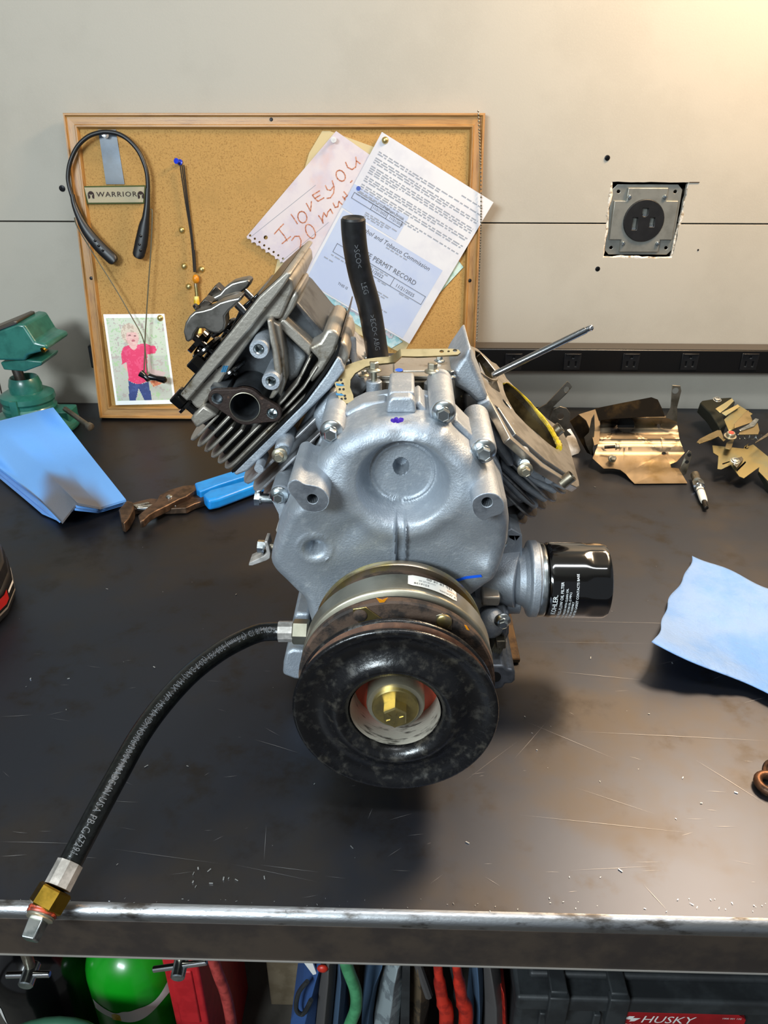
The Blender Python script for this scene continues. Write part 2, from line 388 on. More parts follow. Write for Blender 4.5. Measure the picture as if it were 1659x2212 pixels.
def machine_screw(x, y, z, r, parent, mt='zinc'):
    m = MB(); m.lathe([(r, 0), (r, .0008), (r*.75, .0022), (r*.2, .0026)], (x, y, z), (0, -1, 0), 16)
    m.box((x, y-.0026, z), r*1.3, .0006, r*.3); m.box((x, y-.0026, z), r*.3, .0006, r*1.3); return obj('screw', m, mt, parent)
for sx, sz in ((-1, 1), (1, 1), (-1, -1), (1, -1)): machine_screw(c0.x+sx*w_*.5, yb-.006, c0.z+sz*h_*.66, .0036, out)
# ---------------------------------------------------------------- power strip along the wall
zt = P(1300, 741, YW).z; Yf = B(1300, 757, zt).y; zb = P(1300, 806, Yf).z
xl = P(189, 765, Yf).x; Yf = max(Yf, YW-.042)
strip = thing('power_strip', 'long black metal power strip screwed along the wall above the bench', 'power strip', V((.2, YW, zb)))
m = MB().box(((xl+1.3)/2, (Yf+YW)/2-.001, (zt+zb)/2), 1.3-xl, YW-Yf-.002, zt-zb); obj('housing', m, 'strip_black', strip, bevel=.002)
m = MB().box(((xl+1.3)/2, (Yf+YW)/2-.001, zt+.0006), 1.3-xl-.004, YW-Yf-.006, .001); obj('top_cover', m, 'strip_top', strip)
m = MB(); e0 = None
for k, px in enumerate((1109, 1236, 1362, 1489, 1618, 1744)):
    c = P(px, 781, Yf); h = .0145
    m = MB(); sl = [[(-.0075, -.009), (-.0045, -.009), (-.0045, .001), (-.0075, .001)], [(.0045, -.009), (.0075, -.009), (.0075, .001), (.0045, .001)], circ(0, .008, .0026, 10)]
    m.slab([(-h, -h), (h, -h), (h, h), (-h, h)], sl, lambda u, v: V((c.x+u, Yf-.0022, c.z+v)), lambda u, v: V((c.x+u, Yf, c.z+v)))
    m.box((c.x, Yf-.0028, c.z+h-.001), 2*h-.004, .003, .0022)
    e = obj('outlet', m, 'plastic_black', strip, bevel=.0005)
    m = MB(); m.box((c.x-.006, Yf-.0012, c.z-.0085), .0028, .0016, .0014); m.box((c.x+.006, Yf-.0012, c.z-.0085), .0028, .0016, .0014); m.box((c.x, Yf-.0012, c.z+.0064), .0022, .0016, .0014)
    obj('contact', m, 'zinc', e)
# ---------------------------------------------------------------- workbench
YE = B(829, 1985, 0).y                       # front face of the bench
bench = thing('workbench', 'dark steel topped workbench with a worn rounded front edge', 'workbench', V((0, (YE+YW)/2, ZF)))
XB = 1.25; r = .0075; ap = P(829, 2084, YE).z
yb_ = YW-.006
m = MB(); ring = lambda x: [V((x, yb_, 0)), V((x, YE+r, 0)), V((x, YE+r, -.004)), V((x, yb_, -.004))]
m.loft([ring(-XB), ring(XB)]); obj('bench_top', m, 'bench_steel', bench)
arc = [(YE+r, 0)] + [(YE+r-r*math.sin(a), -r+r*math.cos(a)) for a in [rad(d) for d in (12, 24, 36, 48, 60, 72, 84)]] + [(YE, -r-.002)]
pr = arc + [(YE+.004, -r-.002), (YE+.004, -r), (YE+r, -.004)]
m = MB().loft([[V((x, y, z)) for y, z in pr] for x in [-XB+2*XB*k/60 for k in range(61)]]); obj('rolled_edge', m, 'bench_edge', bench)
m = MB().box((0, YE+.003, (-r-.002+ap)/2), 2*XB, .006, abs(ap)-r-.002); m.box((0, YE+.02, ap+.002), 2*XB, .035, .004); obj('apron', m, 'bench_apron', bench, bevel=.0008)
m = MB().box((0, YE-.0003, ap+.0012), 2*XB, .0008, .0012); obj('apron_lip', m, 'edge_light', bench)
m = MB().box((0, (YE+YW)/2+.02, -.024), 2*XB-.02, YW-YE-.06, .038); obj('underside', m, 'bench_apron', bench)
for x in (-1.16, 1.16):
    for y in (YE+.09, YW-.09): m = MB().box((x, y, (ZF-.044)/2), .06, .06, -ZF-.044); obj('leg', m, 'bench_apron', bench, bevel=.002)
# scratches and filings on the steel
m = MB()
def scratch(a, b, w=.0005):
    a = B(*a, .0003); b = B(*b, .0003); d = (b-a).normalized(); s = V((-d.y, d.x, 0))*w; mid = (a+b)/2+s*random.uniform(-1, 1)*2
    m.add([a, mid-s, b, mid+s], [(0, 1, 2, 3)])
for a, b in (((0, 1818), (160, 1822)), ((232, 1832), (480, 1866)), ((498, 1866), (690, 1906)), ((0, 1548), (72, 1544)), ((545, 1596), (650, 1628)), ((560, 1868), (690, 1884)),
             ((1310, 1240), (1333, 1240)), ((1000, 1690), (1120, 1600)), ((1140, 1560), (1330, 1640)), ((1200, 1450), (1400, 1470)), ((1500, 1640), (1659, 1740)), ((1240, 1700), (1420, 1760)),
             ((240, 1730), (300, 1733)), ((570, 1860), (575, 1780)), ((1110, 1640), (1180, 1560)), ((1390, 1910), (1440, 1965)), ((1120, 1760), (1500, 1800)), ((0, 1850), (60, 1846)),
             ((1250, 1580), (1659, 1600)), ((1180, 1340), (1660, 1352)), ((1420, 1390), (1130, 1386)), ((1230, 1880), (1420, 1870))): scratch(a, b, random.uniform(.00008, .0002))
for k in range(70):
    x, y = random.uniform(0, 1659), random.uniform(1400, 1940); L = random.uniform(8, 60); an = random.gauss(0, .5)
    scratch((x, y), (x+L*math.cos(an), y+L*math.sin(an)*.5), random.uniform(.00006, .00014))
obj('scratches', m, 'scratch', bench, kind='stuff', smooth=False, recalc=False)
m = MB()
def chip(px, py, s, z=.0006):
    c = B(px, py, z); R = Matrix.Rotation(random.uniform(0, 6.28), 3, 'Z'); m.box(c, s*random.uniform(1, 3.2), s*random.uniform(.4, .9), s*.5, R)
for px, py in ((418, 1887), (428, 1876), (452, 1880), (417, 1905), (423, 1915), (456, 1908), (483, 1898), (494, 1897), (511, 1901), (571, 1896), (1276, 1421), (1134, 1548), (1452, 1432), (1515, 1735), (1590, 1712), (1475, 1680), (1402, 1542), (148, 1466), (333, 1441), (405, 1655), (231, 1272), (510, 1284), (143, 1533), (66, 1466), (316, 1655), (1285, 1052), (1160, 1620), (1340, 1880), (760, 1830), (1010, 1820)): chip(px, py, .0011)
for k in range(120): chip(random.uniform(0, 1659), random.uniform(1940, 1972) if k < 80 else random.uniform(1180, 1940), random.uniform(.00025, .0006))
f = obj('metal_filings', m, 'debris', kind='stuff', org=(0, .4, 0)); tag(f, 'tiny bright metal filings scattered over the bench top and along its edge', 'filings')
# ---------------------------------------------------------------- cork board leaning on the wall
yb0 = B(222, 908, 0).y; tp = P(125, 243, YW-.021); bl = B(222, 908, 0)
wv = V((0, tp.y-yb0, tp.z)).normalized(); uv = V((1, 0, 0)); bn = uv.cross(wv)     # faces the room
if bn.y > 0: bn = -bn
p0b = V((0, yb0, 0))
def BP(px, py, off=0.0): return X(px, py, p0b+bn*off, bn)
def BL(u, w, off=0.0): return p0b+uv*u+wv*w+bn*off
def uw(v): d = v-p0b; return d.dot(uv), d.dot(wv)
uL = (uw(BP(125, 243))[0]+uw(BP(222, 908))[0])/2; uR = uw(BP(1049, 242))[0]; wT = uw(BP(125, 243))[1]; wB = .003
RW = .0228
board = thing('cork_board', 'oak framed cork notice board leaning on the wall behind the engine', 'notice board', V(((uL+uR)/2, yb0, 0)))
CK = -.007                                   # cork face lies this far behind the frame's face
m = MB().prism([BL(uL+RW*.7, wB+RW*.7, CK), BL(uR-RW*.7, wB+RW*.7, CK), BL(uR-RW*.7, wT-RW*.7, CK), BL(uL+RW*.7, wT-RW*.7, CK)], -bn*.006)
obj('cork_panel', m, 'cork', board)
def rail(a, b, c, d, mt):                     # outer a-b, inner c-d  (u, w)
    m = MB(); Lp = lambda p, q, t: (p[0]+(q[0]-p[0])*t, p[1]+(q[1]-p[1])*t)
    prof = [(0, -.015), (0, -.004), (.06, 0), (.16, 0), (.2, -.0022), (.26, -.003), (.70, -.0034), (.76, -.0015), (.86, -.0015), (.93, -.004), (1, -.0075), (1, -.015)]
    m.loft([[BL(*Lp(a, d, t), o) for t, o in prof], [BL(*Lp(b, c, t), o) for t, o in prof]])
    return obj('frame_rail', m, mt, board, sharp=25)
o4 = [(uL, wB), (uR, wB), (uR, wT), (uL, wT)]; i4 = [(uL+RW, wB+RW), (uR-RW, wB+RW), (uR-RW, wT-RW), (uL+RW, wT-RW)]
for k in range(4): j = (k+1) % 4; rail(o4[k], o4[j], i4[j], i4[k], 'oak_h' if k in (0, 2) else 'oak_v')
for px, py in ((586, 258), (1015, 606), (197, 601)):
    c = BP(px, py, -.0034); m = MB().lathe([(.003, 0), (.0026, .0008), (.001, .0011)], c, bn, 12); obj('screw', m, 'screw_black', board)
# ---------------------------------------------------------------- sheets of paper
def sheet(name, pts, off, mt, label, cat, group=None, holes=(), th=.0005, org=None):
    m = MB().slab(pts, holes, lambda u, v: BP(u, v, off+th), lambda u, v: BP(u, v, off))
    o = obj(name, m, mt, org=BP(*(org or pts[0]), off), smooth=False); tag(o, label, cat, group); return o
def strokes(mb, lines, off, w, px=True):
    for ln in lines:
        pts = [BP(x, y, off) for x, y in ln]
        for a, b in zip(pts[:-1], pts[1:]):
            d = (b-a); 
            if d.length < 1e-6: continue
            d.normalize(); s = bn.cross(d)*w; mb.add([a-s-d*w*.4, b-s+d*w*.4, b+s+d*w*.4, a+s-d*w*.4], [(0, 1, 2, 3)])
fo = sheet('manila_folder', [(696, 283), (712, 283), (826, 324), (900, 420), (960, 600), (872, 764), (700, 690), (588, 612), (600, 560), (668, 330)], CK+.0012, 'manila', 'tan folder sheet pinned at the back of the paper stack', 'folder')
m = MB(); strokes(m, [[(640+random.uniform(-3, 3)+i*4, 640+i*3+random.uniform(-4, 4)), (650+i*5, 690+random.uniform(-5, 5))] for i in range(7)], CK+.0018, .0016); obj('crayon_mark', m, 'crayon_orange', fo, smooth=False, recalc=False)
sheet('mint_sheet', [(985, 556), (1001, 577), (956, 626), (850, 745), (838, 738), (780, 700), (830, 560)], CK+.0022, 'mint_paper', 'pale mint green sheet sticking out at the right of the paper stack', 'paper')
dr = sheet('teal_drawing', [(650, 590), (700, 600), (870, 738), (846, 752), (800, 720), (720, 668), (648, 612)], CK+.0030, 'crayon_teal', 'pale teal crayon drawing under the notebook page, lower edge showing', 'paper')
# notebook page with torn spiral edge
A = V((726, 283, 0)); Bq = V((531, 510, 0)); d = V((315, 222, 0)); ax = (A-Bq)
edge = []; nh = 31
holes = []
for k in range(nh):
    t0 = (k+.15)/nh; t1 = (k+.85)/nh; q = Bq+d*t0; edge.append((q.x, q.y)); q = Bq+d*((t0+t1)/2)-ax*.012*random.uniform(.4, 1.4); edge.append((q.x, q.y)); q = Bq+d*t1; edge.append((q.x, q.y))
    c = Bq+d*((k+.5)/nh)+ax*.022; holes.append(circ(c.x, c.y, 2.6, 7))
holes.append(circ(574, 513, 4.5, 12)); holes.append(circ(808+5, 712+21, 4.2, 10))
pts = [(A.x, A.y)]+edge+[(q.x, q.y) for q in (Bq+d, A+d*.84)]
note = sheet('notebook_page', pts, CK+.0042, 'paper_note', 'white notebook page with brown crayon writing and torn spiral holes', 'paper', holes=holes)
Z = lambda L: [(500+x*.3496, 260+y*.3496) for x, y in L]
m = MB(); cr = []
cr += [Z([(265, 702), (300, 662), (322, 640)]), Z([(292, 672), (325, 712), (345, 745)]), Z([(312, 762), (366, 718)])]                    # I
cr += [Z([(368, 580), (388, 608), (408, 640)])]                                                                                        # l
cr += [Z([(438+28*math.cos(a)-4*math.sin(a), 598-36*math.sin(a)) for a in [2*PI*k/12 for k in range(13)]])]                             # o
cr += [Z([(462, 512), (478, 540), (488, 562), (492, 530), (494, 500)])]                                                                  # V
cr += [Z([(545, 435), (500, 462), (515, 482), (535, 500)]), Z([(515, 482), (548, 462)]), Z([(535, 500), (572, 478)])]                    # E
cr += [Z([(580, 402), (592, 428), (612, 432), (628, 410)]), Z([(622, 372), (634, 410), (632, 448), (612, 478), (590, 482)])]             # y
cr += [Z([(675+28*math.cos(a)-8*math.sin(a), 342-34*math.sin(a)) for a in [2*PI*k/12 for k in range(13)]])]                              # O
cr += [Z([(705, 258), (718, 290), (745, 304), (768, 288), (772, 250), (768, 226)]), Z([(772, 250), (796, 268)])]                         # U
cr += [Z([(372, 742), (392, 716), (418, 716), (430, 742), (428, 772), (418, 806), (440, 824), (470, 818), (486, 792)])]                  # 2
cr += [Z([(488+28*math.cos(a)-14*math.sin(a), 686-44*math.sin(a)) for a in [2*PI*k/12 for k in range(13)]])]                             # 0
cr += [Z([(538, 588), (556, 612), (566, 636), (562, 606), (570, 570), (588, 596), (596, 566), (612, 548), (626, 576)])]                   # m
cr += [Z([(628, 510), (640, 538), (658, 534), (664, 500), (684, 520)]), Z([(688, 470), (706, 500), (700, 478), (722, 462)]), Z([(735, 384), (746, 372)]), Z([(694, 440), (720, 470), (742, 440)])]
strokes(m, cr, CK+.0049, .0009); obj('crayon_writing', m, 'crayon', note, smooth=False, recalc=False, label='brown crayon words')
m = MB(); strokes(m, [Z([(120, 720), (520, 400)]), Z([(300, 880), (600, 630)])], CK+.0048, .0004); obj('fold_line', m, 'ink_pale', note, smooth=False, recalc=False)
# permit letter
PT = CK+.0062
TL, TR, BLc = BP(825, 285, PT), BP(1066, 437, .0022), BP(654, 606, PT)
e1 = (TR-TL); e2 = (BLc-TL); e1 = e1; 
q = lambda s, r, o=.0008: TL+e1*s+e2*r+bn*o
m = MB().prism([q(0, 0, .0006), q(1, 0, .0006), q(1, 1, .0006), q(0, 1, .0006)], -bn*.0006)
letter = tag(obj('permit_letter', m, 'paper_white', org=TL, smooth=False), 'white printed letter with a blue permit form, pinned by a brass tack', 'paper')
def quad(mb, P4): mb.add(P4, [(0, 1, 2, 3)])
m = MB(); quad(m, [q(.02, .50), q(.93, .50), q(.93, .99), q(.02, .99)]); quad(m, [q(.0, .335), q(.49, .335), q(.49, .49), q(.0, .49)])
obj('blue_form', m, 'paper_blue', letter, smooth=False, recalc=False)
m = MB(); rr = random.Random(3)
r_ = .10
for para in (2, 3, 4, 3, 3, 2):
    for k in range(para):
        end = .97 if k < para-1 else rr.uniform(.3, .7); s = .05
        while s < end:
            L = rr.uniform(.015, .06); quad(m, [q(s, r_, .0009), q(min(s+L, end), r_, .0009), q(min(s+L, end), r_+.006, .0009), q(s, r_+.006, .0009)]); s += L+.012
        r_ += .0135
    r_ += .012
s = .76
while s < .96: quad(m, [q(s, .06, .0009), q(s+.04, .06, .0009), q(s+.04, .066, .0009), q(s, .066, .0009)]); s += .05
for r0, s0, s1 in ((.352, .06, .3), (.360, .06, .22), (.44, .18, .42), (.452, .18, .40), (.464, .18, .34), (.765, .10, .3), (.815, .42, .62), (.83, .42, .62), (.845, .42, .56), (.90, .44, .72), (.70, .4, .55), (.555, .45, .62), (.775, .3, .42), (.755, .52, .6), (.755, .72, .82), (.80, .06, .13)):
    s = s0
    while s < s1: L = rr.uniform(.02, .05); quad(m, [q(s, r0, .0011), q(s+L, r0, .0011), q(s+L, r0+.006, .0011), q(s, r0+.006, .0011)]); s += L+.01
obj('small_print', m, 'ink_pale', letter, smooth=False, recalc=False, kind='stuff')
ex = e1.normalized(); ey = -e2.normalized()
def page_text(mb, body, s, r, size, sp=1.0, shear=0):
    vs, fs = text_tris(body, size, 0, 'CENTER', sp, shear); o = q(s, r, .0012); mb.add([o+ex*v.x+ey*v.y for v in vs], fs)
for w_ in (('EMPLOYEE PERMIT RECORD', .47, .655, .0108), ('Alcohol and Tobacco Commission', .50, .535, .0098, 1, .2), ('11/21/2022', .46, .725, .0078), ('11/21/2025', .75, .725, .0078), ('Employee Permit', .37, .358, .0055), ('11/21/2022', .27, .395, .0055), ('11/21/2025', .42, .395, .0055), ('THIS IS', .30, .90, .006)):
    m = MB(); page_text(m, *w_); obj('printed_words', m, 'ink_grey', letter, smooth=False, recalc=False)
m = MB()
def frame4(s0, r0, s1, r1, w=.003):
    for a, b, c, d_ in ((s0, r0, s1, r0+w), (s0, r1-w, s1, r1), (s0, r0, s0+w*1.2, r1), (s1-w*1.2, r0, s1, r1)): quad(m, [q(a, b, .0012), q(c, b, .0012), q(c, d_, .0012), q(a, d_, .0012)])
frame4(.10, .69, .92, .75); frame4(.36, .69, .63, .75); frame4(.03, .375, .47, .415); frame4(.2, .375, .34, .415)
obj('form_box', m, 'ink_grey', letter, smooth=False, recalc=False)
m = MB(); c = q(.16, .565, .0011); m.add([c+(ex*math.cos(a)+ey*math.sin(a))*.0095*(1+.06*math.cos(14*a)) for a in [2*PI*k/42 for k in range(42)]], [list(range(42))])
c = q(.045, .345, .0011); m.add([c+(ex*math.cos(a)+ey*math.sin(a))*.0035 for a in [2*PI*k/16 for k in range(16)]], [list(range(16))])
obj('seals', m, 'seal_blue', letter, smooth=False, recalc=False)
m = MB(); c = q(.165, .563, .0013); m.add([c+(ex*math.cos(a)+ey*math.sin(a)*.7)*.0045*(1+.3*math.sin(3*a)) for a in [2*PI*k/24 for k in range(24)]], [list(range(24))]); obj('seal_picture', m, 'paper_white', letter, smooth=False, recalc=False)
# ---------------------------------------------------------------- photo print of a child on a swing
pm = bpy.data.materials.new('photo_print'); pm.use_nodes = True; nt = pm.node_tree; at = nt.nodes.new('ShaderNodeAttribute'); at.attribute_name = 'paint'
nt.links.new(at.outputs['Color'], nt.nodes['Principled BSDF'].inputs['Base Color']); nt.nodes['Principled BSDF'].inputs['Roughness'].default_value = .35; MATS['photo_print'] = pm
c4 = [BP(223, 679, .0016), BP(355, 678, CK+.001), BP(380, 872, CK+.0012), BP(250, 875, .0016)]
NX, NY = 84, 128
def zs_(x, y): t = (y-660)/1120; return ((x-230-155*t)/745, t)
def inpoly(p, poly):
    c = False; n = len(poly)
    for i in range(n):
        a, b = poly[i], poly[i-1]
        if (a[1] > p[1]) != (b[1] > p[1]) and p[0] < (b[0]-a[0])*(p[1]-a[1])/(b[1]-a[1])+a[0]: c = not c
    return c
shirt = [zs_(*p) for p in ((470, 1062), (540, 1032), (560, 1060), (630, 1060), (650, 1030), (690, 1020), (740, 1010), (800, 1040), (865, 1050), (885, 1100), (860, 1140), (770, 1150), (770, 1300), (785, 1480), (690, 1520), (610, 1510), (540, 1470), (530, 1330), (515, 1240), (460, 1270), (450, 1130))]
jean = [zs_(*p) for p in ((540, 1475), (610, 1512), (700, 1520), (785, 1490), (835, 1735), (745, 1735), (665, 1570), (630, 1735), (552, 1735))]
armp = [zs_(*p) for p in ((470, 1270), (520, 1260), (560, 1340), (520, 1362))]
sand = [zs_(*p) for p in ((800, 1480), (1010, 1460), (1000, 1500), (850, 1560))]
bag = [zs_(*p) for p in ((780, 1150), (830, 1330), (1000, 1380), (940, 1480), (850, 1470), (790, 1360))]
from mathutils import noise as nz
def paint(s, t):
    if s < .035 or s > .965 or t < .04 or t > .955: return '#eef0ee'
    n = nz.noise(V((s*9, t*14, 0)))*.5+nz.noise(V((s*30, t*46, 3)))*.5
    el = lambda cx, cy, rx, ry: ((s-cx)/rx)**2+((t-cy)/ry)**2 < 1
    fx, fy = zs_(580, 915)
    if el(fx, fy+.03, .10, .085) and t > fy-.035:
        if el(fx-.04, fy+.0, .022, .01) or el(fx+.05, fy+.005, .022, .01): return '#8a5a5a'
        if el(fx+.01, fy+.058, .03, .011): return '#b06068'
        return '#d9a9a4' if n < .1 else '#e0b6b0'
    hx_, hy_ = zs_(560, 900)
    if el(hx_, hy_, .15, .118): return '#d0c2b0' if n > 0 else '#b8a493'
    if el(fx+.0, fy+.11, .06, .05): return '#dcb2ac'
    if inpoly((s, t), jean): return '#2f3f78' if n < .12 else '#3a4c86'
    if inpoly((s, t), shirt): return '#d92f62' if n < .1 else '#e04673'
    if inpoly((s, t), armp) or el(*zs_(770, 1060), .035, .03): return '#d9b0a8'
    if inpoly((s, t), sand): return '#c8724e' if n < 0 else '#d8a070'
    if inpoly((s, t), bag): return '#c9b2ae'
    if n > .22: return '#a8c49a'
    if n < -.24: return '#b3a9a2'
    return '#c3cbb8' if t < .45 else '#b9bdb1'
m = MB(); cols = []
for j in range(NY+1):
    for i in range(NX+1):
        s, t = i/NX, j/NY; m.v.append((c4[0]*(1-s)+c4[1]*s)*(1-t)+(c4[3]*(1-s)+c4[2]*s)*t)
for j in range(NY):
    for i in range(NX):
        a = j*(NX+1)+i; m.f.append([a, a+NX+1, a+NX+2, a+1]); m.m.append(0); cols.append(hx(paint((i+.5)/NX, (j+.5)/NY)))
k = len(m.v); m.add([c-bn*.0006 for c in c4], [(0, 1, 2, 3)])
kk = [0, NX, (NY+1)*(NX+1)-1, NY*(NX+1)]
for i in range(4): j = (i+1) % 4; m.f.append([kk[i], kk[j], k+j, k+i]); m.m.append(0)
cols += [hx('#eeeeea')]*5
ph = obj('photo_print', m, 'photo_print', org=c4[0], smooth=False, recalc=False); tag(ph, 'colour photo print of a child in a pink shirt pinned at the board corner', 'photo')
ca = ph.data.attributes.new('paint', 'FLOAT_COLOR', 'FACE')
for i, c in enumerate(cols): ca.data[i].color = c
# ---------------------------------------------------------------- tacks and pins
def tack(loc, label):
    t = thing('thumb_tack', label, 'tack', loc, 'brass thumb tacks on the cork board')
    m = MB().lathe([(.0001, .0042), (.002, .004), (.0038, .003), (.005, .0014), (.0054, .0004), (.0054, 0), (.0012, 0)], loc, bn, 20); obj('tack_head', m, 'tack_brass', t)
    m = MB().cyl(V(loc), V(loc)-bn*.004, .0005, 6); obj('tack_pin', m, 'tack_brass', t); return t
l0 = BP(393, 497, CK)
tk = tack(l0, 'brass thumb tack, topmost of the four beside the hanging black cord')
for px, py, off, lb in ((398, 575, CK, 'brass thumb tack just left of the hanging cord, second from top'), (436, 582, CK, 'brass thumb tack to the right of the hanging black cord'), (408, 619, CK, 'brass thumb tack left of the amber bead, lowest of the four'),
                        (346, 687, CK+.0012, 'brass thumb tack holding the photo print by its top edge'), (832, 303, PT+.0008, 'brass thumb tack pinning the white letter at its top corner')):
    dup(tk, BP(px, py, off), label=lb)
def push_pin(px, py, off, mt, label, tilt=(.15, -.1)):
    c = BP(px, py, off); ax = (bn+uv*tilt[0]+wv*tilt[1]).normalized()
    t = thing('push_pin', label, 'push pin', c)
    m = MB().lathe([(.0035, 0), (.0045, .001), (.0045, .002), (.0022, .003), (.0020, .008), (.0035, .0095), (.0043, .0105), (.0043, .0118), (.001, .0122)], c, ax, 18); obj('pin_handle', m, mt, t)
    m = MB().cyl(c, c-bn*.004, .0005, 6); obj('pin_point', m, 'zinc', t)
push_pin(720, 302, CK+.005, 'clear_plastic', 'clear push pin at the top corner of the notebook page')
push_pin(390, 351, CK, 'pin_blue', 'blue push pin holding the hanging black cord', (-.35, .12))
push_pin(229, 293, CK+.0035, 'clear_plastic', 'clear push pin through the slate tape under the headphone band', (.1, .05))
# ---------------------------------------------------------------- slate tape strip, patch
m = MB().slab([(212, 280), (250, 280), (269, 398), (229, 398)], [], lambda u, v: BP(u, v, CK+.0016+.0004*math.sin((v-280)/14)), lambda u, v: BP(u, v, CK+.0008), cv=[290+8*k for k in range(14)])
tag(obj('tape_strip', m, 'tape_slate', org=BP(212, 280, CK)), 'glossy slate blue strip hanging inside the headphone loop', 'tape')
pc = [(179, 402), (315, 400), (312, 440), (188, 441)]
patch = thing('fabric_patch', 'tan fabric patch with green border reading WARRIOR', 'patch', BP(250, 420, CK+.002))
m = MB().slab(pc, [], lambda u, v: BP(u, v, CK+.0042), lambda u, v: BP(u, v, CK+.002)); obj('border', m, 'patch_green', patch, bevel=.0012)
cx_, cy_ = 248.5, 421; ins = [(cx_+(x-cx_)*.955, cy_+(y-cy_)*.84) for x, y in pc]
m = MB().slab(ins, [], lambda u, v: BP(u, v, CK+.0050), lambda u, v: BP(u, v, CK+.004)); obj('patch_cloth', m, 'patch_tan', patch)
pe = (BP(300, 420, CK)-BP(200, 421, CK)).normalized(); pu = bn.cross(pe); pu = pu if pu.z > 0 else -pu
m = MB(); vs, fs = text_tris('WARRIOR', .0128, .0003, 'CENTER', 1.18); o = BP(252, 420, CK+.0054); m.add([o+pe*v.x+pu*v.y*.82+bn*v.z for v in vs], fs); obj('patch_word', m, 'patch_dark', patch, smooth=False)
for px in (196.5, 304):
    m = MB(); o = BP(px, 421, CK+.0053); R_ = .0052
    dome = [(-1, -.1), (-.9, .5), (-.5, .95), (0, 1.1), (.5, .95), (.9, .5), (1, -.1), (.9, -1.1), (.35, -.95), (.3, -.2), (.75, .12), (.1, .15), (0, -.05), (-.1, .15), (-.75, .12), (-.3, -.2), (-.35, -.95), (-.9, -1.1)]
    m.slab([(x*R_, y*R_) for x, y in dome], [], lambda u, v: o+pe*u+pu*v+bn*.0003, lambda u, v: o+pe*u+pu*v-bn*.0003); obj('helmet_emblem', m, 'patch_dark', patch, smooth=False)
# ---------------------------------------------------------------- neckband headphones
hp = thing('neckband_headphones', 'black neckband headphones hung from the clear pin, two cables dangling', 'headphones', BP(232, 290, .004))
band = [(156, 425), (149, 400), (147, 378), (152, 349), (167, 317), (189, 296), (212, 287), (232, 285), (255, 289), (277, 302), (298, 325), (311, 352), (318, 379), (320, 414)]
m = MB().tube(smooth_path([BP(x, y, .010) for x, y in band], 5), .0034, 10); obj('neckband', m, 'plastic_black', hp)
def pod(path, ws, ax_off):
    pts = smooth_path([BP(x, y, .010) for x, y in path], 5); n = len(pts); m = MB(); rings = []
    for k, p in enumerate(pts):
        t = k/(n-1)*(len(ws)-1); i = min(int(t), len(ws)-2); w = ws[i]+(ws[i+1]-ws[i])*(t-i); d = (pts[min(k+1, n-1)]-pts[max(k-1, 0)]).normalized(); s = bn.cross(d)
        rings.append([p+s*math.cos(a)*w+bn*math.sin(a)*min(w, .006) for a in [2*PI*j/14 for j in range(14)]])
    m.loft(rings); return m
pa = obj('speaker_pod', pod([(156, 420), (161, 443), (172, 470), (188, 500), (214, 532), (243, 560), (250, 567)], [.0036, .0044, .0058, .0085, .0098, .0098, .004], 0), 'plastic_black', hp)
pb = obj('speaker_pod', pod([(319, 407), (318, 440), (315, 470), (311, 490), (305, 525), (299, 551), (297, 558)], [.0036, .0046, .0060, .0088, .0105, .0098, .004], 0), 'plastic_black', hp)
for o, L in ((pa, [(205, 520), (213, 531), (222, 541)]), (pb, [(304, 510), (301, 528), (303, 541)])):
    for x, y in L: m = MB().ball(BP(x, y, .0165), .0022, 10, (1, .5, 1)); obj('button', m, 'plastic_gloss', o)
m = MB().tube(smooth_path([BP(x, y, o_) for x, y, o_ in ((161, 470, .01), (168, 492, .012), (203, 550, .012), (246, 618, .012), (282, 680, .013), (309, 732, .014), (316, 780, .015), (318, 806, .016))], 5), .0011, 6); obj('cable', m, 'cable_grey', hp)
m = MB().tube(smooth_path([BP(x, y, o_) for x, y, o_ in ((326, 452, .01), (329, 462, .012), (326, 540, .013), (321, 610, .013), (314, 720, .014), (313, 760, .015), (311, 805, .016))], 5), .0011, 6); obj('cable', m, 'cable_grey', hp)
for x0, y0, x1, y1, r1, r2 in ((304, 806, 322, 820, .0065, .0055), (323, 814, 356, 821, .0058, .0062)):
    a, b = BP(x0, y0, .016), BP(x1, y1, .018); m = MB(); m.tube([a-(b-a)*.1, a, a+(b-a)*.45, a+(b-a)*.55, b, b+(b-a)*.12], [r1*.4, r1, r1*.75, r2*.8, r2, r2*.4], 14); obj('earbud', m, 'plastic_gloss', hp)
# ---------------------------------------------------------------- hanging cord with amber bead
cdt = thing('beaded_cord', 'black cord with an amber bead hanging from the blue pin', 'cord', BP(391, 353, CK+.006))
for dx, ex_ in ((-2, -1), (2, 0), (6, 1)):
    m = MB().tube(smooth_path([BP(391+dx, 356, CK+.007), BP(401+dx*.7, 430, CK+.006), BP(413+dx*.4, 510, CK+.006), BP(421+ex_*2, 588, CK+.008)], 4), .0011, 6); obj('cord', m, 'cord_black', cdt)
m = MB().tube([BP(418, 540, CK+.008), BP(421, 588, CK+.009)], .0028, 8); obj('knot', m, 'cord_black', cdt)
c = BP(423, 603, CK+.010); m = MB().ball(c, .0056, 14, (1, 1, 1.35)); obj('bead', m, 'amber', cdt)
m = MB().tube([BP(423, 612, CK+.009), BP(426, 640, CK+.009)], .0032, 10); obj('crimp_sleeve', m, 'yellow_zinc', cdt)
m = MB().tube([BP(424, 640, CK+.009), BP(428, 690, CK+.009), BP(430, 720, CK+.01)], [.0042, .0062, .0046], 12); obj('tassel', m, 'yellow_plastic', cdt)
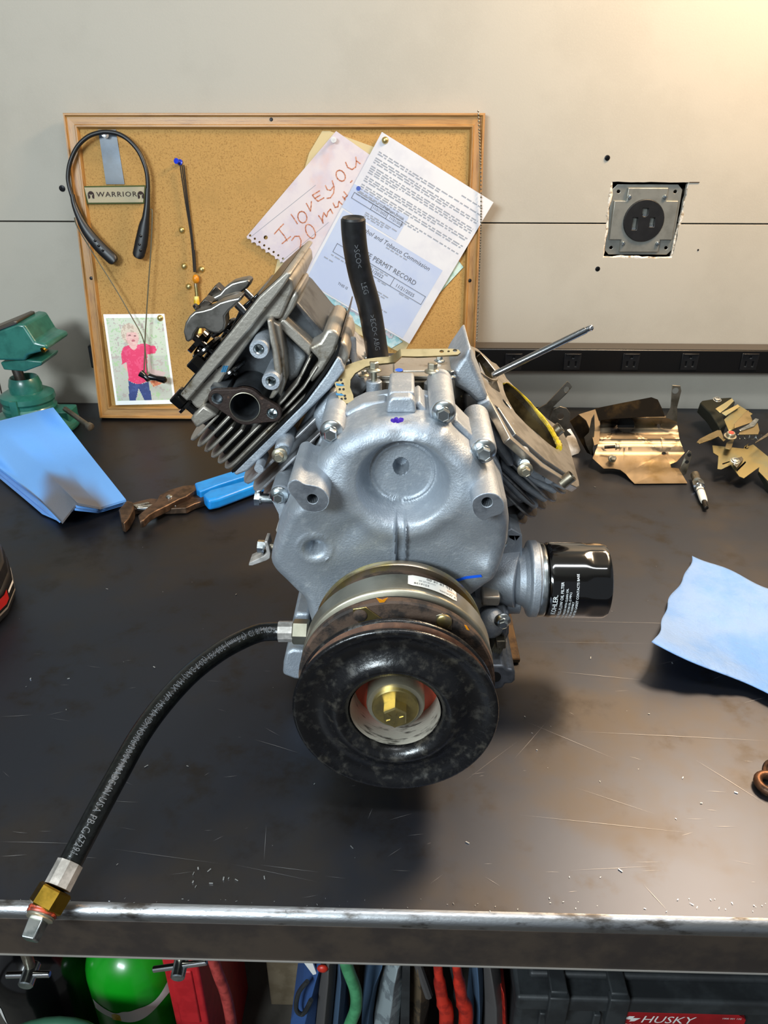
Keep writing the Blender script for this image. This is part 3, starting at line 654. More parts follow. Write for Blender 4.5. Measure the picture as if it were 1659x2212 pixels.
# ---------------------------------------------------------------- bead chain over the right rail
m = MB(); a = BP(1033, 238, .003); path = smooth_path([BP(1033, 240, .004), BP(1038, 360, .0065), BP(1039, 480, .0065), BP(1035, 600, .004), BP(1030, 738, .004)], 40)
acc = 0; last = path[0]; m.ball(last, .0016, 8)
for p in path[1:]:
    if (p-last).length > .0041: m.ball(p, .0016, 8); last = p
m.tube(path, .0004, 4)
tag(obj('bead_chain', m, 'bead_metal', org=path[0]), 'thin metal bead chain hanging down the right rail of the cork board', 'chain')
# ================================================================ the engine
ENG = thing('engine', 'bare aluminium V-twin engine on end in the middle of the bench, one head removed', 'engine', V((.01, .62, 0)))
def fp(mb, pts, Yf, Yb, mi=0): return mb.prism([P(x, y, Yf) for x, y in pts], (0, Yb-Yf, 0), mi)   # upright outline pushed back
s7 = math.sqrt(.5); YA = V((0, 1, 0))
FY, GY = .530, .602                           # sump face, sump joint
# ---------------- crankcase behind the sump cover
m = MB()
fp(m, [(742, 915), (800, 905), (905, 905), (960, 910), (1035, 940), (1078, 985), (1086, 1100), (1076, 1190), (1062, 1250), (1040, 1330), (1030, 1420), (690, 1420), (664, 1330), (662, 1275), (634, 1225), (622, 1150), (626, 1095), (645, 1035), (690, 950)], GY+.003, .80)
CR = obj('crankcase', m, 'alu_dark', ENG, bevel=.003)
m = MB(); fp(m, [(738, 884), (800, 851), (905, 851), (955, 866), (1005, 908), (1062, 985), (1084, 1050), (1079, 1140), (1064, 1245), (1010, 1300), (1000, 1400), (690, 1400), (664, 1330), (662, 1272), (632, 1225), (618, 1150), (642, 1035), (700, 930)], GY-.0005, GY+.0035)
obj('sealant_bead', m, 'sealant_black', ENG)
# ---------------- sump cover: outline rolled over a rounded shoulder, relief on the face
OUT = [(738, 886), (770, 867), (808, 853), (835, 848), (905, 848), (930, 852), (960, 866), (985, 892), (1008, 912), (1030, 945), (1062, 985), (1080, 1015), (1086, 1060), (1085, 1110), (1076, 1150), (1069, 1195), (1063, 1236), (1040, 1262), (1010, 1285), (1000, 1330), (995, 1400), (850, 1420), (700, 1400), (676, 1345), (666, 1312), (660, 1285), (640, 1268), (616, 1238), (602, 1205), (597, 1165), (604, 1128), (618, 1085), (640, 1035), (668, 1000), (690, 962), (705, 922)]
def outY(px, py): return GY-.004-(.010*sstep(930, 1010, py))-(.036*sstep(1130, 1260, py))
OW = [P(x, y, outY(x, y)) for x, y in OUT]
CC = P(862, 1085, FY)
def ray_hit(ang):
    dx, dz = math.cos(ang), math.sin(ang); best = .05
    for i in range(len(OW)):
        a, b = OW[i], OW[(i+1) % len(OW)]; ax_, az_, bx_, bz_ = a.x-CC.x, a.z-CC.z, b.x-CC.x, b.z-CC.z
        den = dx*(bz_-az_)-dz*(bx_-ax_)
        if abs(den) < 1e-12: continue
        t = (ax_*(bz_-az_)-az_*(bx_-ax_))/den; k = (ax_*dz-az_*dx)/den
        if t > 0 and -1e-6 <= k <= 1+1e-6: best = max(best, t) if best == .05 else min(best, t) if t > .05 else best
    return best
DC = P(870, 1046, FY); PITc = P(866, 1008, FY+.022); CRt = P(679, 1187, FY)
feat = [(P(660, 1075, FY), .034, .010), (P(1052, 1085, FY), .034, .010), (P(957, 896, FY), .024, .006), (P(1045, 975, FY), .024, .006), (P(717, 938, FY), .024, .006), (P(1060, 1236, FY), .016, .006), (P(679, 1187, FY), .030, .004)]
def bell(r, w): return math.exp(-(r/w)**2*2)
def relief(x, z):
    """height towards the camera at a point of the face"""
    r = math.hypot(x-DC.x, z-DC.z); h = -.0015*min(r/.05, 1)
    for c, w, a in feat: h += a*bell(math.hypot(x-c.x, z-c.z), w)
    if z < DC.z-.03: h -= .006*sstep(.03, .10, DC.z-z)
    # raised apron ring around the dish, then the dish itself
    h += .003*bell(r-.044, .012)
    h -= .0225*(1-sstep(.0250, .0370, r))
    h += .0016*bell(r-.0245, .0016)
    px_, pz_ = (x-PITc.x)/.0060, (z-PITc.z)/.0070
    h -= .016*(1-sstep(.86, 1.06, math.hypot(px_, pz_)))
    # two ribs under the dish
    dx = abs(x-P(865, 1170, FY).x); top = DC.z-.030; 
    if z < top: h += (.0022*bell(dx-.0042, .0013)*2-.0015*(1-sstep(.003, .0045, dx)))*sstep(0, .006, top-z)
    rc = math.hypot(x-CRt.x, z-CRt.z)
    h += .0012*bell(rc-.0143, .0012); h -= .0045*(1-sstep(.0060, .0108, rc)); h -= .012*(1-sstep(.0050, .0062, rc))
    # soft webs running from the dish to the corners
    an = math.atan2(z-DC.z, x-DC.x)
    for a0 in (-2.35, -.85): 
        dd = (an-a0+PI) % (2*PI)-PI; h -= .0022*bell(dd, .22)*sstep(.036, .052, r)*(1-sstep(.075, .10, r))
    return h
NA = 260; rs_ = [k/58 for k in range(1, 59)]
rings = []; cv = []
FIL = .016
for k in range(len(rs_)+9):
    ring = []
    for i in range(NA):
        a = 2*PI*i/NA; R_ = ROUT[i] if 'ROUT' in globals() and i in ROUT else None
        if R_ is None:
            if 'ROUT' not in globals(): ROUT = {}
            R_ = ray_hit(a); ROUT[i] = R_
        ring.append((a, R_))
    cv.append(ring)
RS = [ROUT[i] for i in range(NA)]; RS = [(RS[i-1]+2*RS[i]+RS[(i+1) % NA])/4 for i in range(NA)]
m = MB()
def cpt(i, rho, y): a = 2*PI*i/NA; return V((CC.x+math.cos(a)*rho, y, CC.z+math.sin(a)*rho))
def face_y(x, z): return FY-relief(x, z)
rings = []
for t in rs_:
    ring = []
    for i in range(NA):
        rho = (RS[i]-FIL*.9)*t; q_ = cpt(i, rho, 0); ring.append(V((q_.x, face_y(q_.x, q_.z), q_.z)))
    rings.append(ring)
for k in range(1, 8):
    f = k/7; ang = f*PI/2; ring = []
    for i in range(NA):
        rho = RS[i]-FIL*.9+FIL*.9*math.sin(ang)*.97; q0 = cpt(i, RS[i]-FIL*.9, 0); y0 = face_y(q0.x, q0.z); q_ = cpt(i, rho, 0); ring.append(V((q_.x, y0+FIL*(1-math.cos(ang)), q_.z)))
    rings.append(ring)
rings.append([cpt(i, RS[i], GY-.012) for i in range(NA)]); rings.append([cpt(i, RS[i]+.0015, GY-.011) for i in range(NA)]); rings.append([cpt(i, RS[i]+.0015, GY) for i in range(NA)])
m.loft(rings, cap=False); k = len(m.v); m.v.append(V((CC.x, face_y(CC.x, CC.z), CC.z)))
for i in range(NA): m.f.append([k, i, (i+1) % NA]); m.m.append(0)
# bolt barrels cast on the rim
def barrel(mb, px, py, Yf, rpx, Yb, n=28):
    c = P(px, py, Yf); r = rpx*PX(c); mb.lathe([(r*.55, 0), (r*.86, .0004), (r*.97, .0016), (r, .004), (r*1.05, Yb-Yf)], c, YA, n); return c, r
B1 = barrel(m, 957, 893, .548, 29, .625); B2 = barrel(m, 1044, 976, .545, 30, .62); B3 = barrel(m, 717, 936, .548, 28, .62)
COVER = obj('sump_cover', m, 'alu', ENG, sharp=50)
def on_face(px, py, lift=.0004):               # place on the relief under a picture point
    Y = FY
    for _ in range(12): q_ = P(px, py, Y); Y = face_y(q_.x, q_.z)
    q_ = P(px, py, Y); return q_-YA*lift
# machined mounting pads, drilled
def pad(pts, Yf, Yb, hole, rh):
    m = MB(); c = P(hole[0], hole[1], Yf); r = rh*PX(c); w = [P(x, y, Yf) for x, y in pts]
    ol = []
    for i in range(len(w)):                     # round the outline a little
        a, b, c_ = w[i-1], w[i], w[(i+1) % len(w)]; ol += [(b*.5+(a+b)*.25), (b*.75+c_*.125+a*.125), (b*.5+(b+c_)*.25)]
    hl_ = circ(c.x, c.z, r, 20)
    m.slab([(p.x, p.z) for p in ol], [hl_], lambda u, v: V((u, Yf, v)), lambda u, v: V((u, Yb, v)))
    o = obj('mount_pad', m, ['alu'], COVER, bevel=.0011, seg=2, sharp=30)
    m = MB(); g = .94; cx, cz = sum(p.x for p in ol)/len(ol), sum(p.z for p in ol)/len(ol)
    m.slab([(cx+(p.x-cx)*g, cz+(p.z-cz)*g) for p in ol], [circ(c.x, c.z, r*1.12, 20)], lambda u, v: V((u, Yf-.0003, v)), lambda u, v: V((u, Yf+.0004, v))); obj('pad_face', m, 'alu_face', COVER)
    m = MB(); m.lathe([(r*1.12, -.0003), (r, .0012), (r, .018), (.0001, .020)], (c.x, Yf, c.z), YA, 20, cap=False); obj('bolt_hole', m, 'alu_dark', COVER)
pad([(622, 1043), (633, 1036), (645, 1037), (657, 1046), (674, 1048), (693, 1053), (706, 1065), (712, 1080), (708, 1095), (696, 1105), (677, 1108), (660, 1104), (648, 1094), (638, 1080), (626, 1066), (620, 1055)], .503, .575, (675, 1078), 12)
pad([(1018, 1088), (1023, 1077), (1039, 1067), (1057, 1064), (1075, 1068), (1087, 1081), (1090, 1097), (1084, 1110), (1068, 1115), (1055, 1120), (1045, 1127), (1032, 1121), (1021, 1107)], .503, .585, (1052, 1085), 12)
# top block of the cover and little square pad
m = MB(); fp(m, [(834, 893), (838, 868), (846, 858), (888, 858), (896, 868), (900, 893)], .552, .60); fp(m, [(838, 868), (840, 846), (895, 846), (897, 868)], .562, .61); obj('cover_lug', m, 'alu', COVER, bevel=.0022, seg=3)
m = MB(); fp(m, [(847, 838), (849, 822), (893, 822), (895, 838)], .602, .625); obj('stamp_pad', m, 'alu_dirty', COVER, bevel=.0012)
for a, b in (((905, 865), (925, 890)), ((985, 905), (1030, 950))):
    m = MB(); fp(m, [(a[0], a[1]), (b[0], b[1]), (b[0]-8, b[1]+14), (a[0]-12, a[1]+10)], .56, .60); obj('rim_lug', m, 'alu', COVER, bevel=.002)
m = MB(); fp(m, [(742, 893), (786, 872), (836, 866), (836, 886), (800, 893), (765, 912), (742, 912)], .575, .605); obj('rim_lug', m, 'alu', COVER, bevel=.003)
m = MB(); fp(m, [(1012, 1228), (1063, 1204), (1075, 1230), (1066, 1252), (1030, 1262)], .548, .60); obj('rim_lug', m, 'alu', COVER, bevel=.005, seg=3)
# marker pen on the cover
def dab(name, pts, mt, w):
    m = MB()
    for a, b in zip(pts[:-1], pts[1:]):
        n = 6
        for k in range(n):
            p, q_ = on_face(a[0]+(b[0]-a[0])*k/n, a[1]+(b[1]-a[1])*k/n, .0006), on_face(a[0]+(b[0]-a[0])*(k+1)/n, a[1]+(b[1]-a[1])*(k+1)/n, .0006)
            s = (q_-p).cross(YA).normalized()*w; m.add([p-s, q_-s, q_+s, p+s], [(0, 1, 2, 3)])
    return obj(name, m, mt, COVER, smooth=False, recalc=False)
dab('blue_mark', [(975, 1257), (1006, 1247), (1040, 1243)], 'marker_blue', .0013)
m = MB()
for k in range(14): c = on_face(848+k*1.6, 907+random.uniform(-3, 3), .0005); R_ = random.uniform(.0010, .0019); m.add([c+V((R_*math.cos(a), -.00002*k, R_*math.sin(a))) for a in [j*PI/4 for j in range(8)]], [list(range(8))])
obj('purple_mark', m, 'marker_purple', COVER, smooth=False, recalc=False)
# ---------------- bolts facing the room
def bolt_mesh(mt='zinc', mark=True):
    m = MB(); m.lathe([(1, .0), (1, .16), (.93, .26), (.62, .42), (.60, .5)], (0, 0, 0), (0, -1, 0), 28)
    m.lathe([(.60, .40), (.60, 1.02), (.50, 1.12), (.46, 1.09), (.01, 1.09)], (0, 0, 0), (0, -1, 0), 6)
    return m
PROTO = {}
def bolt(px, py, Y, rpx, mt='zinc', name='flange_bolt', rot=None, spin=0.0, parent=None):
    c = P(px, py, Y); r = rpx*PX(c)
    if mt not in PROTO:
        m = bolt_mesh(); me = bpy.data.meshes.new('flange_bolt'); me.from_pydata([tuple(v) for v in m.v], [], m.f); me.materials.append(MATS[mt])
        bm = bmesh.new(); bm.from_mesh(me); bmesh.ops.recalc_face_normals(bm, faces=bm.faces); bm.to_mesh(me); bm.free(); me.shade_smooth(); me.set_sharp_from_angle(angle=rad(30)); PROTO[mt] = me
    o = bpy.data.objects.new(name, PROTO[mt]); COL.objects.link(o); o.parent = parent or ENG; o.location = c-ORG[(parent or ENG).name]; o.scale = (r, r, r)
    o.rotation_euler = rot or (0, spin, 0); ORG[o.name] = c; return o
bolt(957, 889, .5475, 25, spin=.3); bolt(1044, 972, .5445, 26, spin=.1); bolt(716, 931, .5475, 25, spin=.2)
# ---------------- clutch and pulley on the crankshaft
c1 = P(853, 1551, .4185); c2 = P(861, 1352, .530); AXC = (c2-c1).normalized()
def cax(h): return c1+AXC*h
clutch = MB()
RP = 225*PX(c1)
prof = [(.0335, .060), (.0335, .010), (.0350, .004), (.040, .0005), (.0425, .0), (.047, .003), (.053, .0075), (.060, .0085), (.0665, .0060), (RP-.003, .0030), (RP-.0008, .0034), (RP, .0052), (RP-.0004, .0064), (RP-.0020, .0072), (RP-.0085, .0098), (RP-.0095, .0106), (RP-.0095, .0132), (RP-.0085, .014), (RP-.0050, .0164), (RP-.0026, .0182), (RP-.0018, .0198), (RP-.0026, .0214), (RP-.0055, .0222), (RP-.014, .0222), (RP-.018, .027), (.05, .037)]
m = MB().lathe(prof, c1, AXC, 110, cap=False); PUL = obj('pulley', m, 'black_paint', ENG, sharp=60)
m = MB().lathe([(RP-.0016, .0072), (RP-.0081, .0097), (RP-.0091, .0106), (RP-.0091, .0132), (RP-.0082, .0138), (RP-.0048, .0161), (RP-.0033, .0172)], c1, AXC, 110, cap=False); obj('belt_groove', m, 'rust_groove', PUL, sharp=60)
m = MB().lathe([(.0331, .0075), (.0322, .012), (.0318, .030), (.0318, .058)], c1, AXC, 64, cap=False); obj('hub_bore', m, 'worn_bore', PUL, sharp=60)
m = MB().lathe([(.0318, .034), (.012, .034)], c1, AXC, 64, cap=False); obj('bearing_seal', m, 'red_oxide', PUL)
# hub nut stack
m = MB().lathe([(.001, .013), (.0205, .013), (.0215, .015), (.0215, .034)], c1, AXC, 40); obj('hub', m, 'zinc_dull', PUL, sharp=30)
m = MB().lathe([(.001, .0095), (.0165, .0095), (.0172, .0103), (.0172, .0135)], c1, AXC, 40); obj('washer', m, 'yellow_zinc', PUL, sharp=30)
m = MB().lathe([(.001, -.0008), (.0085, -.0008), (.0094, .0008), (.0094, .0097)], c1, AXC, 6, cap=True, ref=(0, 0, 1)); HB = obj('centre_bolt', m, 'yellow_zinc', ENG, sharp=20)
m = MB()
for k in range(5): a = k*2*PI/6+.35; c = cax(-.0011); m.box(c+V((.0050*math.cos(a), 0, .0050*math.sin(a))), .0030, .0005, .0005, Matrix.Rotation(-a, 3, 'Y'))
obj('grade_mark', m, 'yellow_zinc', HB)
# rotor plate with rivets and springs
RR = RP*1.0
m = MB().lathe([(.052, .0372), (RR-.0015, .0372), (RR, .0385), (RR, .0435), (RR-.001, .0448), (.05, .0448)], c1, AXC, 96, cap=False); ROT = obj('rotor_plate', m, 'rust', ENG, sharp=40)
def on_cl(px, py, h):                         # place on the clutch's upright plane h
    return X(px, py, cax(h), AXC)
for px, py, r1 in ((778, 1327, .0052), (959, 1341, .0057)):
    c = on_cl(px, py, .0372); m = MB().lathe([(r1, 0), (r1, .0018), (r1*.8, .0026), (.0001, .0026)], c, -AXC, 24); obj('rivet', m, 'rust' if px < 800 else 'yellow_zinc', ROT)
m = MB(); m.prism([on_cl(x, y, .0360) for x, y in ((762, 1316), (790, 1312), (826, 1338), (818, 1342), (776, 1346), (764, 1336))], AXC*.0012); obj('leaf_spring', m, 'yellow_zinc', ROT, bevel=.0003)
m = MB(); m.prism([on_cl(x, y, .0362) for x, y in ((942, 1330), (955, 1326), (976, 1338), (976, 1362), (940, 1350))], AXC*.0012); obj('leaf_spring', m, 'galv_grey', ROT, bevel=.0003)
for L in (((813, 1292), (820, 1302), (830, 1301), (838, 1291), (826, 1296)), ((1003, 1350), (1008, 1360), (1014, 1362), (1008, 1352))):
    m = MB().prism([on_cl(x, y, .0369) for x, y in L], AXC*.0004); obj('paint_dab', m, 'amber', ROT)
m = MB().lathe([(.055, .0448), (RR-.005, .0449), (RR-.005, .0525), (.055, .0525)], c1, AXC, 96, cap=False); obj('air_gap', m, 'void', ROT)
# zinc coil housing and stop ring
RZ = RP*1.0
m = MB().lathe([(.05, .0522), (RZ-.0015, .0522), (RZ, .0536), (RZ, .0565), (RZ-.0008, .058), (RZ-.0008, .0755), (RZ-.003, .0795), (RZ-.008, .082), (.05, .082)], c1, AXC, 110, cap=False); COIL = obj('coil_housing', m, 'zinc_dull', ENG, sharp=50)
m = MB().lathe([(.05, .082), (RZ-.0115, .082), (RZ-.0110, .098), (.05, .098)], c1, AXC, 96, cap=False); obj('coil_gap', m, 'rust', COIL)
m = MB().lathe([(.05, .098), (RZ-.0062, .098), (RZ-.0050, .0995), (RZ-.0050, .103), (RZ-.007, .105), (.03, .105)], c1, AXC, 110, cap=False); obj('back_ring', m, 'yellow_zinc', COIL, sharp=40)
m = MB().lathe([(.036, .086), (.042, .115)], c1, AXC, 40); obj('crank_boss', m, 'alu_dark', ENG)
# sticker on the coil housing
cu = AXC.orthogonal(); wz = V((0, 0, 1)); wz = (wz-AXC*wz.dot(AXC)).normalized(); wx = wz.cross(AXC).normalized(); wx = wx if wx.x > 0 else -wx
def on_coil(ang, h, lift): return cax(h)+(wz*math.cos(ang)+wx*math.sin(ang))*(RZ-.0008+lift)
m = MB(); n = 12; a0, a1, h0, h1 = .10, .64, .0615, .0755
for i in range(n+1):
    a = a0+(a1-a0)*i/n; k = .0012 if i in (0, n) else 0; m.v += [on_coil(a, h0+k, .0004), on_coil(a, h1-k, .0004)]
for i in range(n): m.f.append([2*i, 2*i+2, 2*i+3, 2*i+1]); m.m.append(0)
LB = obj('part_sticker', m, 'paper_label', COIL)
def coil_text(body, a_mid, h_mid, size, mt='ink_black'):
    vs, fs = text_tris(body, size); m = MB(); m.add([on_coil(a_mid-v.x/RZ, h_mid+v.y, .0008) for v in vs], fs); obj('sticker_text', m, mt, COIL, smooth=False, recalc=False)
coil_text('SEP 16 16 00', .44, .0730, .0042); coil_text('5219158', .24, .0645, .0034); coil_text('717-05192 02', .30, .0688, .0024, 'ink_grey'); coil_text('DTMG', .58, .0688, .0032, 'amber'); coil_text('A Warner', .53, .0645, .0036)
# ---------------- lower lugs, drain fittings
m = MB(); fp(m, [(612, 1432), (617, 1410), (632, 1403), (660, 1406), (660, 1470), (636, 1468), (610, 1458)], .552, .66); fp(m, [(632, 1352), (634, 1330), (642, 1325), (668, 1326), (668, 1352)], .582, .66); obj('mount_foot', m, 'alu', ENG, bevel=.003, seg=3)
m = MB(); fp(m, [(1046, 1438), (1088, 1438), (1096, 1446), (1108, 1446), (1113, 1454), (1113, 1470), (1106, 1478), (1092, 1478), (1086, 1488), (1040, 1494)], .548, .62); fp(m, [(1050, 1402), (1085, 1402), (1089, 1440), (1050, 1442)], .562, .62); obj('mount_foot', m, 'alu_face', ENG, bevel=.0022, seg=3)
m = MB(); c = P(1068, 1463, .5475); m.lathe([(.006, 0), (.006, .004)], c, YA, 20); obj('foot_hole', m, 'void', ENG)
m = MB(); fp(m, [(1072, 1385), (1093, 1385), (1093, 1402), (1072, 1402)], .553, .575); obj('drain_plug', m, 'galv_grey', ENG, bevel=.001)
m = MB(); a = P(1060, 1385, .572); m.lathe([(.0105 if k % 2 else .0115, .0012*k) for k in range(9)], a, V((.9, 0, -.35)), 20); obj('drain_thread', m, 'zinc_dull', ENG)
m = MB(); fp(m, [(1038, 1330), (1100, 1322), (1100, 1372), (1086, 1400), (1072, 1400), (1066, 1350), (1040, 1345)], .575, .64); fp(m, [(1075, 1340), (1098, 1335), (1096, 1375), (1084, 1382)], .560, .60); obj('drain_lug', m, 'alu_face', ENG, bevel=.003)
bolt(1085, 1340, .556, 18, 'zinc', spin=.4)
m = MB().ball(P(1062, 1345, .568), .0125, 16, (1, 1, 1.2)); obj('casting_lug', m, 'alu', ENG)
m = MB(); fp(m, [(1050, 1115), (1086, 1108), (1098, 1122), (1096, 1148), (1088, 1170), (1074, 1196), (1062, 1196)], .585, .64); obj('side_lug', m, 'alu', ENG, bevel=.005, seg=3)
m = MB(); barrel(m, 1080, 1172, .570, 16, .62); obj('bolt_boss', m, 'alu', ENG)
bolt(1081, 1171, .5695, 15, 'zinc', spin=.2)
# ---------------- oil filter adapter and filter
fa = P(1112, 1251, .600); fb = P(1308, 1254, .600); FXA = (fb-fa).normalized(); FXA = V((1, 0, 0))
Rf = 85*PX(P(1240, 1252, .575)); FC = P(1168, 1252, .600)
m = MB(); u0 = P(1005, 1300, .597); m.cyl(P(1000, 1299, .600), P(1122, 1299, .600), 27*PX(u0), 28)
m.cyl(P(1040, 1235, .612), P(1122, 1248, .600), .026, 28, r2=.028)
m.prism([P(x, y, .60) for x, y in ((1062, 1180), (1096, 1155), (1128, 1156), (1128, 1240), (1062, 1240))], (0, .04, 0))
m.lathe([(.018, -.004), (Rf*.68, .0), (Rf*.74, .005), (Rf*.84, .0085), (Rf*.98, .0095), (Rf*1.02, .0105), (Rf*1.02, .0170), (Rf*.98, .0172), (Rf*.98, .0195), (.02, .0205)], P(1116, 1249, .600), FXA, 64)
obj('filter_adapter', m, 'alu', ENG, bevel=.0015, sharp=22)
m = MB(); m.add([], []); fp(m, [(1083, 1155), (1115, 1172), (1128, 1155), (1105, 1142)], .600, .625); obj('adapter_web', m, 'alu', ENG, bevel=.001)
m = MB().prism([P(x, y, .568) for x, y in ((1042, 1290), (1082, 1290), (1078, 1310), (1040, 1310))], (0, .02, 0)); obj('adapter_pad', m, 'alu_dirty', ENG, bevel=.0018)
m = MB().lathe([(.02, -.003), (Rf*.965, -.003), (Rf*.985, -.0015), (Rf*.985, .0025), (Rf*.95, .004), (.02, .004)], FC-FXA*.002, FXA, 64); obj('filter_gasket', m, 'zinc', ENG)
m = MB(); Lf = (P(1306, 1254, .58)-P(1168, 1252, .58)).x
nseg = 84; prof = [(.02, 0), (Rf*.97, .0), (Rf, .003), (Rf, Lf*.52), (Rf, Lf*.60), (Rf, Lf*.70), (Rf*.995, Lf*.90), (Rf*.96, Lf*.965), (Rf*.86, Lf*.995), (Rf*.5, Lf), (.0001, Lf*.985)]
def fil(h, r, a):
    f = 0
    if Lf*.58 < h < Lf*.96: f = sstep(Lf*.58, Lf*.68, h)
    d = ((a % (2*PI/8))-(PI/8)); flat = Rf*.965/max(math.cos(d), .5) if abs(d) < .26 else r*1.0
    return min(r, r+(flat-r)*f) if h > Lf*.58 else r
hs = [(Rf*.97, 0), (Rf, .002), (Rf, .004)]+[(Rf, Lf*(.1+.05*k)) for k in range(1, 17)]+[(Rf*.985, Lf*.93), (Rf*.95, Lf*.965), (Rf*.86, Lf*.99), (Rf*.6, Lf*.998), (.001, Lf)]
m.loft([[FC+FXA*(h+.003)+V((0, math.cos(a)*fil(h, r, a), math.sin(a)*fil(h, r, a))) for a in [2*PI*(i+.5)/nseg for i in range(nseg)]] for r, h in hs])
FIL_ = obj('oil_filter', m, 'gloss_black', ENG, sharp=28, label='glossy black screw-on oil filter')
def filter_text(body, h, a_end, size, mt='print_label'):
    """lettering wrapped round the can: baseline runs up the front, tops face the adapter"""
    vs, fs = text_tris(body, size, 0, 'RIGHT'); m = MB(); r = Rf+.0003
    out_ = []
    for v in vs: a = a_end+v.x/r; hh = h-v.y; out_.append(FC+FXA*(hh+.003)+V((0, -math.cos(a)*r, math.sin(a)*r)))
    m.add(out_, fs); return obj('filter_text', m, mt, FIL_, smooth=False, recalc=False)
def hh(px): return (P(px, 1300, .565).x-FC.x-.003)
def ae(py): return math.asin(max(-1, min(1, (1252-py)/86)))+.53
for body, px, py, sz in (('KOHLER.', 1200, 1281, .0060), ('12 050 01 FULL-FLOW OIL FILTER', 1213.5, 1253, .0036), ('COAT RUBBER OF THREADS WITH CLEAN OIL', 1224, 1267, .0026), ('ALLOW FILTER TO ABSORB OIL (2 MIN.)', 1231.5, 1275, .0026), ('JUST BEFORE ASSEMBLY', 1239, 1296, .0026), ('TURN 3/4 TO 1 TURN AFTER GASKET CONTACTS BASE', 1247, 1235, .0030)):
    filter_text(body, hh(px), ae(py), sz)
# ---------------- drain hose
HR = .0082
hpts = [B(608, 1364, .088), B(588, 1364, .088), B(560, 1367, .088), B(520, 1383, .088), B(470, 1411, .086), B(410, 1458, .082), B(350, 1523, .076), B(300, 1592, .069), B(255, 1672, .060), B(215, 1745, .050), B(178, 1815, .038), B(150, 1868, .029)]
hp_ = smooth_path(hpts, 8)
m = MB().tube(hp_, HR, 18); HOSE = obj('drain_hose', m, 'rubber_hose', ENG, label='black rubber drain hose with printed lettering')
a = B(604, 1364, .088)
m = MB().cyl(B(602, 1364, .088), B(634, 1364, .088), .0092, 10); obj('ferrule', m, 'ferrule', HOSE, sharp=20)
m = MB().cyl(B(633, 1364, .088), B(668, 1365, .088), .0112, 6, ch=.0012); obj('hex_fitting', m, 'zinc_dull', HOSE, sharp=20)
t0, t1, t2, t3, t4, t5 = B(152, 1864, .030), B(124, 1917, .024), B(122, 1919, .0235), B(95, 1963, .0175), B(90, 1974, .0165), B(78, 1999, .0135)
m = MB().cyl(t0, t1, .0093, 9); obj('ferrule', m, 'ferrule', HOSE, sharp=20)
m = MB().cyl(t2, t3, .0122, 6, ch=.0012); obj('brass_coupling', m, 'brass', HOSE, sharp=20)
dv = (t4-t3)
m = MB().lathe([(.0098, 0), (.0102, .001), (.0098, .002), (.0102, .003), (.0098, .004)], t3, dv, 24); obj('thread_tape', m, 'tape_red', HOSE)
m = MB().lathe([(.0088, .003), (.0095, .0045), (.0086, .0055), (.0092, .0065), (.007, .0075)], t3, dv, 24); obj('plug_thread', m, 'zinc_dull', HOSE)
m = MB().lathe([(.0066, .006), (.0072, .008), (.0064, .0185), (.0056, .0195)], t3, dv, 4); obj('plug_square', m, 'zinc', HOSE, sharp=20, bevel=.0006)
# lettering along the hose, read from the fitting end
vs, fs = text_tris('+ON 3/8 ID (9.5mm) 300 PSI (20.7 BAR) MAX WP MSHA ID/NO/06/30/04 MADE IN USA PB-C 67291', .0072, 0, 'LEFT', 1.08)
cum = [0]
for p, q_ in zip(hp_[:-1], hp_[1:]): cum.append(cum[-1]+(q_-p).length)
wid = max(v.x for v in vs); kx = min(1.0, (cum[-1]-.012)/wid)
def hose_at(s):
    for i in range(len(cum)-1):
        if s <= cum[i+1]: t = (s-cum[i])/(cum[i+1]-cum[i]); return hp_[i].lerp(hp_[i+1], t), (hp_[min(i+2, len(hp_)-1)]-hp_[max(i-1, 0)]).normalized()
    return hp_[-1], (hp_[-1]-hp_[-2]).normalized()
m = MB(); o_ = []
for v in vs:
    c, t = hose_at(.004+v.x*kx); view = (EYE-c); view = (view-t*view.dot(t)).normalized(); sd = view.cross(t).normalized(); nl = (view*.92+sd*(-.12 if False else .0)+V((0, 0, 1))*.35); nl = (nl-t*nl.dot(t)).normalized(); sd = nl.cross(t)
    a = v.y/HR; o_.append(c+(nl*math.cos(a)+sd*math.sin(a))*(HR+.0003))
m.add(o_, fs); obj('hose_text', m, 'print_grey', HOSE, smooth=False, recalc=False)
# ---------------- little lever, screws on the left flank
m = MB(); pv = [P(571, 1170, .60), P(578, 1170, .60), P(584, 1196, .60), P(583, 1206, .60), P(576, 1211, .60), P(545, 1222, .60), P(537, 1222, .60), P(538, 1216, .60), P(570, 1201, .60), P(576, 1195, .60)]
m.prism(pv, (0, .016, 0)); LV = obj('drain_lever', m, 'ferrule', ENG, bevel=.0006)
m = MB(); m.cyl(P(583, 1180, .608), P(606, 1183, .608), .0042, 14); obj('lever_shaft', m, 'galv_grey', LV)
m = MB(); m.cyl(P(557, 1180, .608), P(571, 1181, .608), .0062, 6); m.cyl(P(569, 1180, .608), P(573, 1181, .608), .0075, 18); obj('lever_bolt', m, 'zinc', LV, sharp=20)
m = MB(); m.cyl(P(551, 1075, .625), P(562, 1076, .625), .0072, 6); m.cyl(P(560, 1076, .625), P(565, 1076, .625), .0058, 16); m.cyl(P(562, 1076, .625), P(600, 1078, .625), .0045, 14); obj('side_screw', m, 'zinc', ENG, sharp=20)
m = MB(); barrel(m, 605, 1070, .585, 22, .65); fp(m, [(586, 1078), (622, 1078), (626, 1110), (612, 1140), (604, 1130), (602, 1110)], .592, .64); obj('bolt_boss', m, 'alu', ENG)
bolt(603, 1069, .5845, 20, 'zinc', spin=.35)
